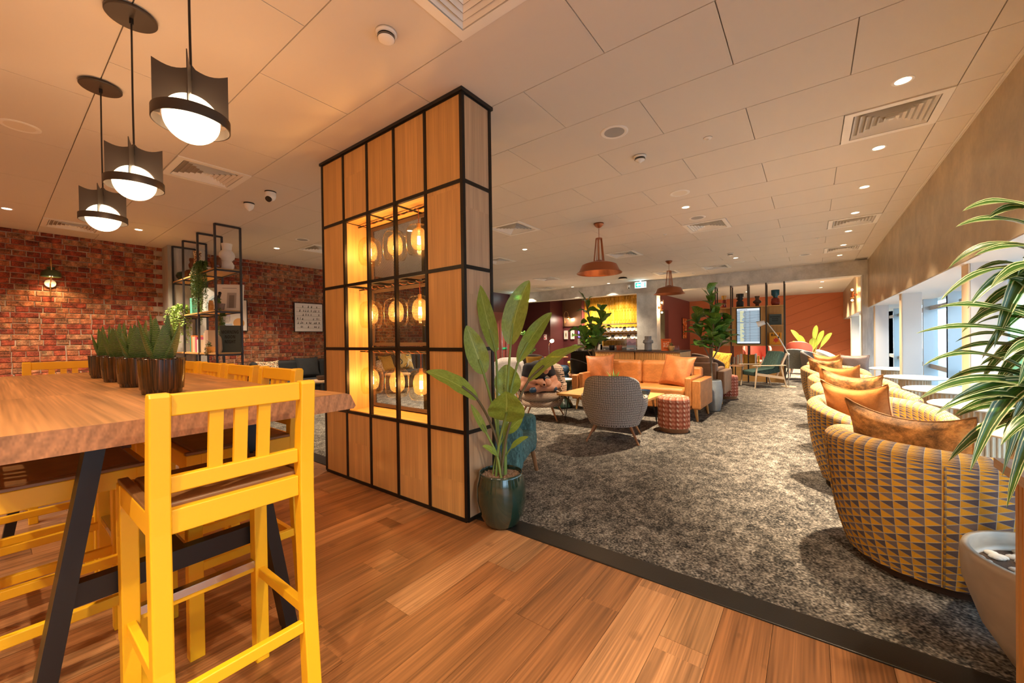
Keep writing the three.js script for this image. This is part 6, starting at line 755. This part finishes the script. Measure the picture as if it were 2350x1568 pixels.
simpleChair('round_chair', 'dark brown round armchair holding a mustard honeycomb cushion', -1.85, -10.1, 2.2, M.darkBrown, 0.86, M.walnut, 0.42); cushion('scatter_cushion', 'mustard honeycomb patterned cushion in the brown round armchair', -1.66, 0.47, -9.86, 0.46, 0.46, 0.14, M.hex, 0.45, -0.35, null, -0.2);
simpleChair('round_chair', 'grey brown round chair before the far palm', 0.1, -13.3, 1.2, M.greyWeave, 0.82); simpleChair('round_chair', 'cream round chair beyond the tub chairs', 0.45, -14.35, 1.4, M.offwhite, 0.82); simpleChair('round_chair', 'olive round chair next to the window column', 0.5, -11.3, 1.5, M.hex, 0.78, M.walnut, 0.4);
simpleChair('round_chair', 'beige leather round chair behind the bar side fig tree', -3.95, -9.0, 2.6, M.rose, 0.86); simpleChair('round_chair', 'black leather round chair near the coffee counter', -4.75, -9.35, 2.4, M.black, 0.72); simpleChair('round_chair', 'grey chair with a mustard cushion near the maroon wall', -5.75, -8.5, 0.6, M.greyWeave, 0.84); cushion('scatter_cushion', 'round mustard cushion in the grey chair near the maroon wall', -5.65, 0.45, -8.4, 0.42, 0.36, 0.14, M.mustard, 0.7, -0.3);
simpleChair('round_chair', 'mustard patterned round chair before the leafy bush', -6.3, -9.2, 0.8, M.hex, 0.8);
{ const t = thing('club_sofa', 'navy blue leather club seat with rolled back near the seated person', 'sofa', [-4.62, 0, -7.55], 0.5); P(t, 'seat', rbox(0.78, 0.24, 0.7, 0.06, 0, 0.26, 0, 4), M.navy); P(t, 'lower_back', rbox(0.78, 0.2, 0.18, 0.08, 0, 0.42, 0.28, 4), M.navy); P(t, 'upper_back', rbox(0.8, 0.2, 0.2, 0.09, 0, 0.58, 0.3, 4), M.navy); for (const a of [-1, 1]) for (const b of [-1, 1]) P(t, 'leg', rod([a * 0.33, 0.005, b * 0.28], [a * 0.31, 0.16, b * 0.26], 0.015, 0.02), M.walnut); }
{ const t = thing('low_table', 'low round terracotta table beyond the navy club seat', 'table', [-4.78, 0, -8.45]); P(t, 'top', lathe([[0, 0.37], [0.28, 0.37], [0.3, 0.35], [0.24, 0.27], [0, 0.26]], 36), M.terracotta); P(t, 'base', lathe([[0, 0.005], [0.2, 0.005], [0.1, 0.1], [0.1, 0.27], [0, 0.27]], 30), M.offwhite); }
{ const t = thing('bobbin_stool', 'turned yellow timber stool shaped like stacked rings by the counter', 'stool', [-6.2, 0, -11.45]); P(t, 'turned_body', lathe([[0, 0.005], [0.13, 0.005], [0.16, 0.05], [0.13, 0.12], [0.08, 0.15], [0.15, 0.22], [0.15, 0.27], [0.08, 0.33], [0.16, 0.42], [0.16, 0.48], [0, 0.48]], 32), M.mustard); P(t, 'top', cyl(0.155, 0.16, 0.015, 0, 0.487, 0, 32), M.oak); }
{ const t = thing('oak_table', 'small square oak cafe table before the counter', 'table', [-6.35, 0, -10.6]); P(t, 'top', rbox(0.6, 0.03, 0.6, 0.005, 0, 0.66, 0), M.terracotta); P(t, 'stem', cyl(0.03, 0.03, 0.63, 0, 0.33, 0, 16), M.black); P(t, 'foot', cyl(0.22, 0.22, 0.012, 0, 0.011, 0, 28), M.black); }
// ---- bar and counter
{ const t = thing('coffee_counter', 'black coffee counter before the yellow tiled wall', 'counter', [-5.15, 0, -10.9]); P(t, 'body', rbox(1.3, 0.83, 0.6, 0.01, 0, 0.42, 0), M.black); P(t, 'worktop', rbox(1.34, 0.03, 0.64, 0.006, 0, 0.85, 0), M.steel); for (const x of [-0.42, 0, 0.42]) P(t, 'door_panel', rbox(0.4, 0.7, 0.015, 0.004, x, 0.43, 0.3), M.blackSatin);
  for (const [x, l] of [[-0.42, 'coffee machine with purple lit screen at the counter end'], [0.02, 'coffee machine with purple lit screen behind the fig leaves']]) { const m = thing('coffee_machine', l, 'coffee machine', [-5.15 + x, 0.866, -10.9]); P(m, 'body', rbox(0.3, 0.18, 0.34, 0.01, 0, 0.1, 0), M.chrome); P(m, 'tower', rbox(0.3, 0.42, 0.16, 0.01, 0, 0.21, -0.09), M.white); P(m, 'screen_case', rbox(0.28, 0.26, 0.03, 0.005, 0, 0.5, 0.02), M.black); P(m, 'screen', clean(new THREE.PlaneGeometry(0.22, 0.2)).translate(0, 0.5, 0.0365), mat([0.1, 0.1, 0.1], { emissive: new THREE.Color().setRGB(0.42, 0.25, 0.9), emissiveIntensity: 0.9 })); P(m, 'spout', cyl(0.02, 0.015, 0.06, 0, 0.24, 0.1, 12), M.chrome); }
  for (let i = 0; i < 6; i++) { const c = thing('coffee_cup', 'small white cup on the black coffee counter', 'cup', [-5.62 + i * 0.17, 0.866, -10.68], 0, 'cups on the coffee counter'); P(c, 'bowl', lathe([[0, 0], [0.025, 0], [0.04, 0.06], [0.036, 0.06], [0, 0.01]], 18), M.white); P(c, 'handle', clean(new THREE.TorusGeometry(0.017, 0.004, 6, 12)).translate(0.045, 0.032, 0), M.white); } }
{ const t = thing('back_bar', 'dark steel back bar shelf before the yellow tiles', 'shelf', [-5.6, 0, -13.95]); for (const x of [-0.8, 0.8]) P(t, 'post', box(0.035, 1.75, 0.25, x, 0.875, 0), M.steel); for (const y of [0.92, 1.16, 1.44, 1.74]) P(t, 'shelf_board', box(1.6, 0.03, 0.25, 0, y, 0), M.darkBrown); P(t, 'cupboard', rbox(1.6, 0.88, 0.3, 0.01, 0, 0.45, 0), M.black);
  for (let r = 0; r < 2; r++) for (let i = 0; i < 10; i++) { const p = thing('ceramic_plate', 'round plate on edge in the ' + (r ? 'upper' : 'lower') + ' row of the back bar', 'plate', [-6.28 + i * 0.15, r ? 1.456 : 1.176, -13.9], 0, (r ? 'upper' : 'lower') + ' row of plates'); const m = [M.offwhite, M.greyPot, M.paleoak, M.steel][(i + r) % 4]; P(p, 'dish', aim(lathe([[0, 0], [0.06, 0.003], [0.085, 0.016], [0.08, 0.018], [0, 0.006]], 24), [0, 0.088, 0.0], [0, 0.098, 0.04]), m); P(p, 'rim', aim(lathe([[0.08, 0.014], [0.087, 0.016], [0.084, 0.02], [0.08, 0.018]], 24), [0, 0.088, 0.0], [0, 0.098, 0.04]), M.offwhite); } }
[[-8.26, '#5a4a48', '#9a2c2a'], [-7.96, '#cfc4ae', '#7b6c56'], [-7.66, '#d8d6cc', '#2b2f2a']].forEach(([x, a, b], i) => board('framed_picture', ['small framed red print', 'small framed beige pattern print', 'small framed dark leaf print'][i] + ' below the bronze wall panel', 'picture', x, 1.22, -14.17, 0.13, 0.32, canvas(64, 128, (c) => { c.fillStyle = '#d9d3c8'; c.fillRect(0, 0, 64, 128); c.fillStyle = a; c.fillRect(14, 24, 36, 80); c.fillStyle = b; c.beginPath(); c.ellipse(32, 64, 12, 30, 0, 0, 7); c.fill(); }), { tilt: 0, frame: M.white }));
board('fire_notice', 'small red and white fire notice on the maroon wall', 'sign', -8.33, 1.2, -13.192, 0.13, 0.2, canvas(64, 96, (c) => { c.fillStyle = '#e6dede'; c.fillRect(0, 0, 64, 96); c.fillStyle = '#b3202a'; c.fillRect(6, 8, 30, 80); c.fillStyle = '#fff'; c.fillRect(14, 24, 14, 34); }), { tilt: 0, d: 0.006 });
board('framed_picture', 'tall framed orange photograph on the maroon lounge wall', 'picture', -4.77, 1.15, -19.9, 0.8, 0.95, canvas(128, 160, (c) => { c.fillStyle = '#c9622e'; c.fillRect(0, 0, 128, 160); for (let i = 0; i < 40; i++) { c.fillStyle = ['#f0b47c', '#7c2f14', '#e78a4a'][i % 3]; c.fillRect(rnd() * 120, rnd() * 150, 18, 12); } }), { turn: Math.PI / 2, tilt: 0, frame: M.black });
{ const t = thing('swan_lamp', 'brass swan neck wall lamp on the bronze panel', 'wall lamp', [-7.98, 1.9, -14.15]); P(t, 'backplate', rod([0, 0, 0], [0, 0, 0.02], 0.035, 0.035, 18), M.brass); P(t, 'arm', tube([[0, -0.16, 0.03], [0, 0.05, 0.03], [0, 0.3, 0.06], [0.1, 0.42, 0.12], [0.22, 0.36, 0.16], [0.25, 0.24, 0.17]], 0.01, 26, 7), M.brass); P(t, 'shade', lathe([[0.025, 0.1], [0.05, 0.07], [0.085, 0.02], [0.085, 0], [0.08, 0], [0.045, 0.065]], 26, 0.25, 0.12, 0.17), M.brass); P(t, 'bulb', sph(0.028, 0.25, 0.14, 0.17, 12), M.lampOn); const [c, I] = lc('reading'), p = new THREE.PointLight(c, I * 0.7); lamp(p, t, 0.25, 0.1, 0.17);
  const u = thing('reading_lamp', 'thin reading floor lamp with lit oval head before the maroon wall', 'floor lamp', [-6.75, 0, -10.9]); P(u, 'base', cyl(0.13, 0.13, 0.015, 0, 0.012, 0, 26), M.steel); P(u, 'pole', tube([[0, 0.02, 0], [0, 0.8, 0], [0, 1.02, 0.01], [0.06, 1.12, 0.03], [0.13, 1.14, 0.05]], 0.01, 30, 7), M.chrome); P(u, 'head', aim(lathe([[0, 0.06], [0.05, 0.045], [0.075, 0], [0.07, 0], [0, 0.03]], 24), [0.16, 1.15, 0.06], [0.12, 1.2, 0.03]), M.chrome); P(u, 'lit_disc', aim(cyl(0.062, 0.062, 0.006, 0, 0, 0, 22), [0.155, 1.145, 0.062], [0.145, 1.16, 0.052]), M.lampOn); const [c2, I2] = lc('reading'), p2 = new THREE.PointLight(c2, I2 * 0.6); lamp(p2, u, 0.19, 1.11, 0.09); }
function sconce(x, y, z, turn, label) { const t = thing('bulb_sconce', label, 'wall lamp', [x, y, z], turn); P(t, 'backplate', rod([0, 0, 0], [0, 0, 0.02], 0.045, 0.045, 20), M.copper); P(t, 'arm', rod([0, 0, 0.02], [0, 0, 0.1], 0.012), M.copper); P(t, 'body', cyl(0.03, 0.03, 0.1, 0, 0, 0.1, 18), M.copper); for (const s of [-1, 1]) { P(t, 'cup', cyl(0.042, 0.042, 0.03, 0, s * 0.065, 0.1, 18), M.copper); P(t, 'glass', lathe([[0.04, 0], [0.05, 0.04], [0.05, 0.12], [0.04, 0.15]], 22).scale(1, s, 1).translate(0, s * 0.08, 0.1), M.glassAmber); P(t, 'bulb', sph(0.03, 0, s * 0.15, 0.1, 14), M.lampOn); const [c, I] = lc('sconce'), p = new THREE.PointLight(c, I); p.shadow.radius = 1.5; lamp(p, t, 0, s * 0.15, 0.1); } }
sconce(-3.715, 2.14, -12.36, Math.PI / 2, 'copper double bulb wall light on the grey column'); sconce(1.045, 2.37, -14.9, -Math.PI / 2, 'copper double bulb wall light beyond the beam by the windows');
[[0.3, -14.3], [0.3, -16.4], [0.3, -18.4], [-0.6, -15.2], [-3.4, -15.0], [-2.0, -18.0]].forEach(([x, z]) => { const t = thing('downlight', 'round recessed downlight beyond the beam before the orange wall', 'downlight', [x, CEIL, z], 0, 'downlights beyond the beam'); P(t, 'trim_ring', lathe([[0.042, -0.001], [0.056, -0.004], [0.06, 0], [0.06, -0.0005], [0.042, -0.0005]], 24), M.white); P(t, 'diffuser', cyl(0.042, 0.042, 0.004, 0, -0.001, 0, 20), M.lampOn); const [c, I] = lc('down', 2.4), s = new THREE.SpotLight(c, I, 0, 55 * D2R, 0.75, 2); s.shadow.radius = 2; lamp(s, t, 0, -0.014, 0); s.target.position.set(0, -2, 0); t.add(s.target); });
[[-5.6, -13.4], [-6.6, -13.4]].forEach(([x, z]) => { const t = thing('downlight', 'round downlight above the yellow tiles', 'downlight', [x, CEIL, z], 0, 'downlights over the bar'); P(t, 'trim_ring', lathe([[0.042, -0.001], [0.056, -0.004], [0.06, 0], [0.06, -0.0005], [0.042, -0.0005]], 24), M.white); P(t, 'diffuser', cyl(0.042, 0.042, 0.004, 0, -0.001, 0, 20), M.lampOn); const [c, I] = lc('down', 1.2), s = new THREE.SpotLight(c, I, 0, 60 * D2R, 0.75, 2); s.shadow.radius = 2; lamp(s, t, 0, -0.014, 0); s.target.position.set(0, -2, -0.3); t.add(s.target); });
{ // door with tall pulls on the maroon wall
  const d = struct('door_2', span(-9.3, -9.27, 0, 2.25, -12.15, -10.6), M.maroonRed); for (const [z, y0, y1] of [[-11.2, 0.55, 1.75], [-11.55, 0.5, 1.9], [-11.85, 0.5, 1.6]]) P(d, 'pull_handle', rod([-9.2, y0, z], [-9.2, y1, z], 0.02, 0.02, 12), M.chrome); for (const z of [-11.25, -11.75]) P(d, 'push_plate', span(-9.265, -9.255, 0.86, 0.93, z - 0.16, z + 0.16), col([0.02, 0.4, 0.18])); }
function bush(name, label, x, z, h, r, m, n = 900, leaf = 0.06) { const t = thing(name, label, 'potted plant', [x, 0, z]); P(t, 'pot', lathe([[0, 0.004], [0.14, 0.004], [0.18, 0.36], [0.16, 0.36], [0, 0.32]], 30), M.black); P(t, 'stem', tube([[0, 0.3, 0], [0.02, h * 0.5, 0], [0, h * 0.85, 0]], 0.015, 12, 6), M.bark); const g = []; for (let i = 0; i < n; i++) { const y = 0.42 + (h - 0.42) * rnd(), R = r * Math.sqrt(rnd()) * (0.6 + 0.4 * Math.sin(y * 9)), a = rnd() * 6.28, q = V(R * Math.cos(a), y, R * Math.sin(a)), d = V(Math.cos(a), rr(-0.3, 1), Math.sin(a)).normalize(), s = d.clone().cross(V(rr(-1, 1), 1, rr(-1, 1))).normalize(), w = leaf * rr(0.6, 1.2); const B = q.clone().addScaledVector(d, w * 0.5).addScaledVector(s, w * 0.22), C = q.clone().addScaledVector(d, w), D = q.clone().addScaledVector(d, w * 0.5).addScaledVector(s, -w * 0.22); g.push(...q.toArray(), ...B.toArray(), ...C.toArray(), ...q.toArray(), ...C.toArray(), ...D.toArray()); } const geo = new THREE.BufferGeometry(); geo.setAttribute('position', new THREE.Float32BufferAttribute(g, 3)); geo.computeVertexNormals(); P(t, 'foliage', geo, m, null, 'stuff'); }
bush('leafy_bush', 'tall leafy bush in a black pot before the maroon wall', -8.45, -12.1, 1.5, 0.28, M.bush, 1400, 0.1);
{ const t = thing('potted_palm', 'small palm in front of the orange wall beyond the tub chairs', 'potted plant', [0.02, 0, -16]); P(t, 'pot', lathe([[0, 0.004], [0.16, 0.004], [0.2, 0.4], [0.18, 0.4], [0, 0.36]], 30), M.black); [[-0.55, 1.42], [-0.35, 1.25], [0.12, 1.55], [0.3, 1.38], [0.5, 1.3], [-0.5, 1.05], [0.05, 1.15], [-0.2, 0.95]].forEach(([dx, y], i) => { const f = P(t, 'leaf', leafGeo([dx * 0.45, y * 0.66, 0], [dx * 0.75, y * 0.92, 0.05], [dx, y, 0.1], i === 6 ? 0.22 : 0.14, (v) => Math.pow(Math.sin(Math.PI * Math.min(0.99, 0.03 + v * 0.96)), 0.7), { hint: [0, 0.3, 1], nv: 8 }), M.bana); P(f, 'stalk', tube([[0, 0.36, 0], [dx * 0.2, y * 0.45, 0], [dx * 0.45, y * 0.66, 0]], 0.012, 10, 6), M.stem); }); }
// ---- beyond the glass
[[4.2, -17], [5.4, -20], [6.2, -24], [4.9, -14.4], [7.2, -28], [3.6, -12.2]].forEach(([x, z]) => { const g = new THREE.IcosahedronGeometry(0.5, 4), p = g.attributes.position; for (let i = 0; i < p.count; i++) { const k = 1 + 0.14 * (Math.sin(p.getX(i) * 19) * Math.sin(p.getY(i) * 23) * Math.sin(p.getZ(i) * 17)); p.setXYZ(i, p.getX(i) * k * 1.6, p.getY(i) * k * 0.8, p.getZ(i) * k * 1.6); } g.computeVertexNormals(); one('hedge', clean(g).translate(x, -0.1, z), M.lawn, 'clipped green hedge outside the windows', 'hedge', 'hedges outside'); });
one('far_building', merge(span(16, 17, -0.4, 5.6, -50, 4), ...Array.from({ length: 14 }, (_, i) => span(15.97, 16.02, -0.3, 5.5, -48 + i * 3.6, -47.9 + i * 3.6))), M.facade, 'long pale panelled building outside the windows', 'building');
renderer.render(scene, camera);
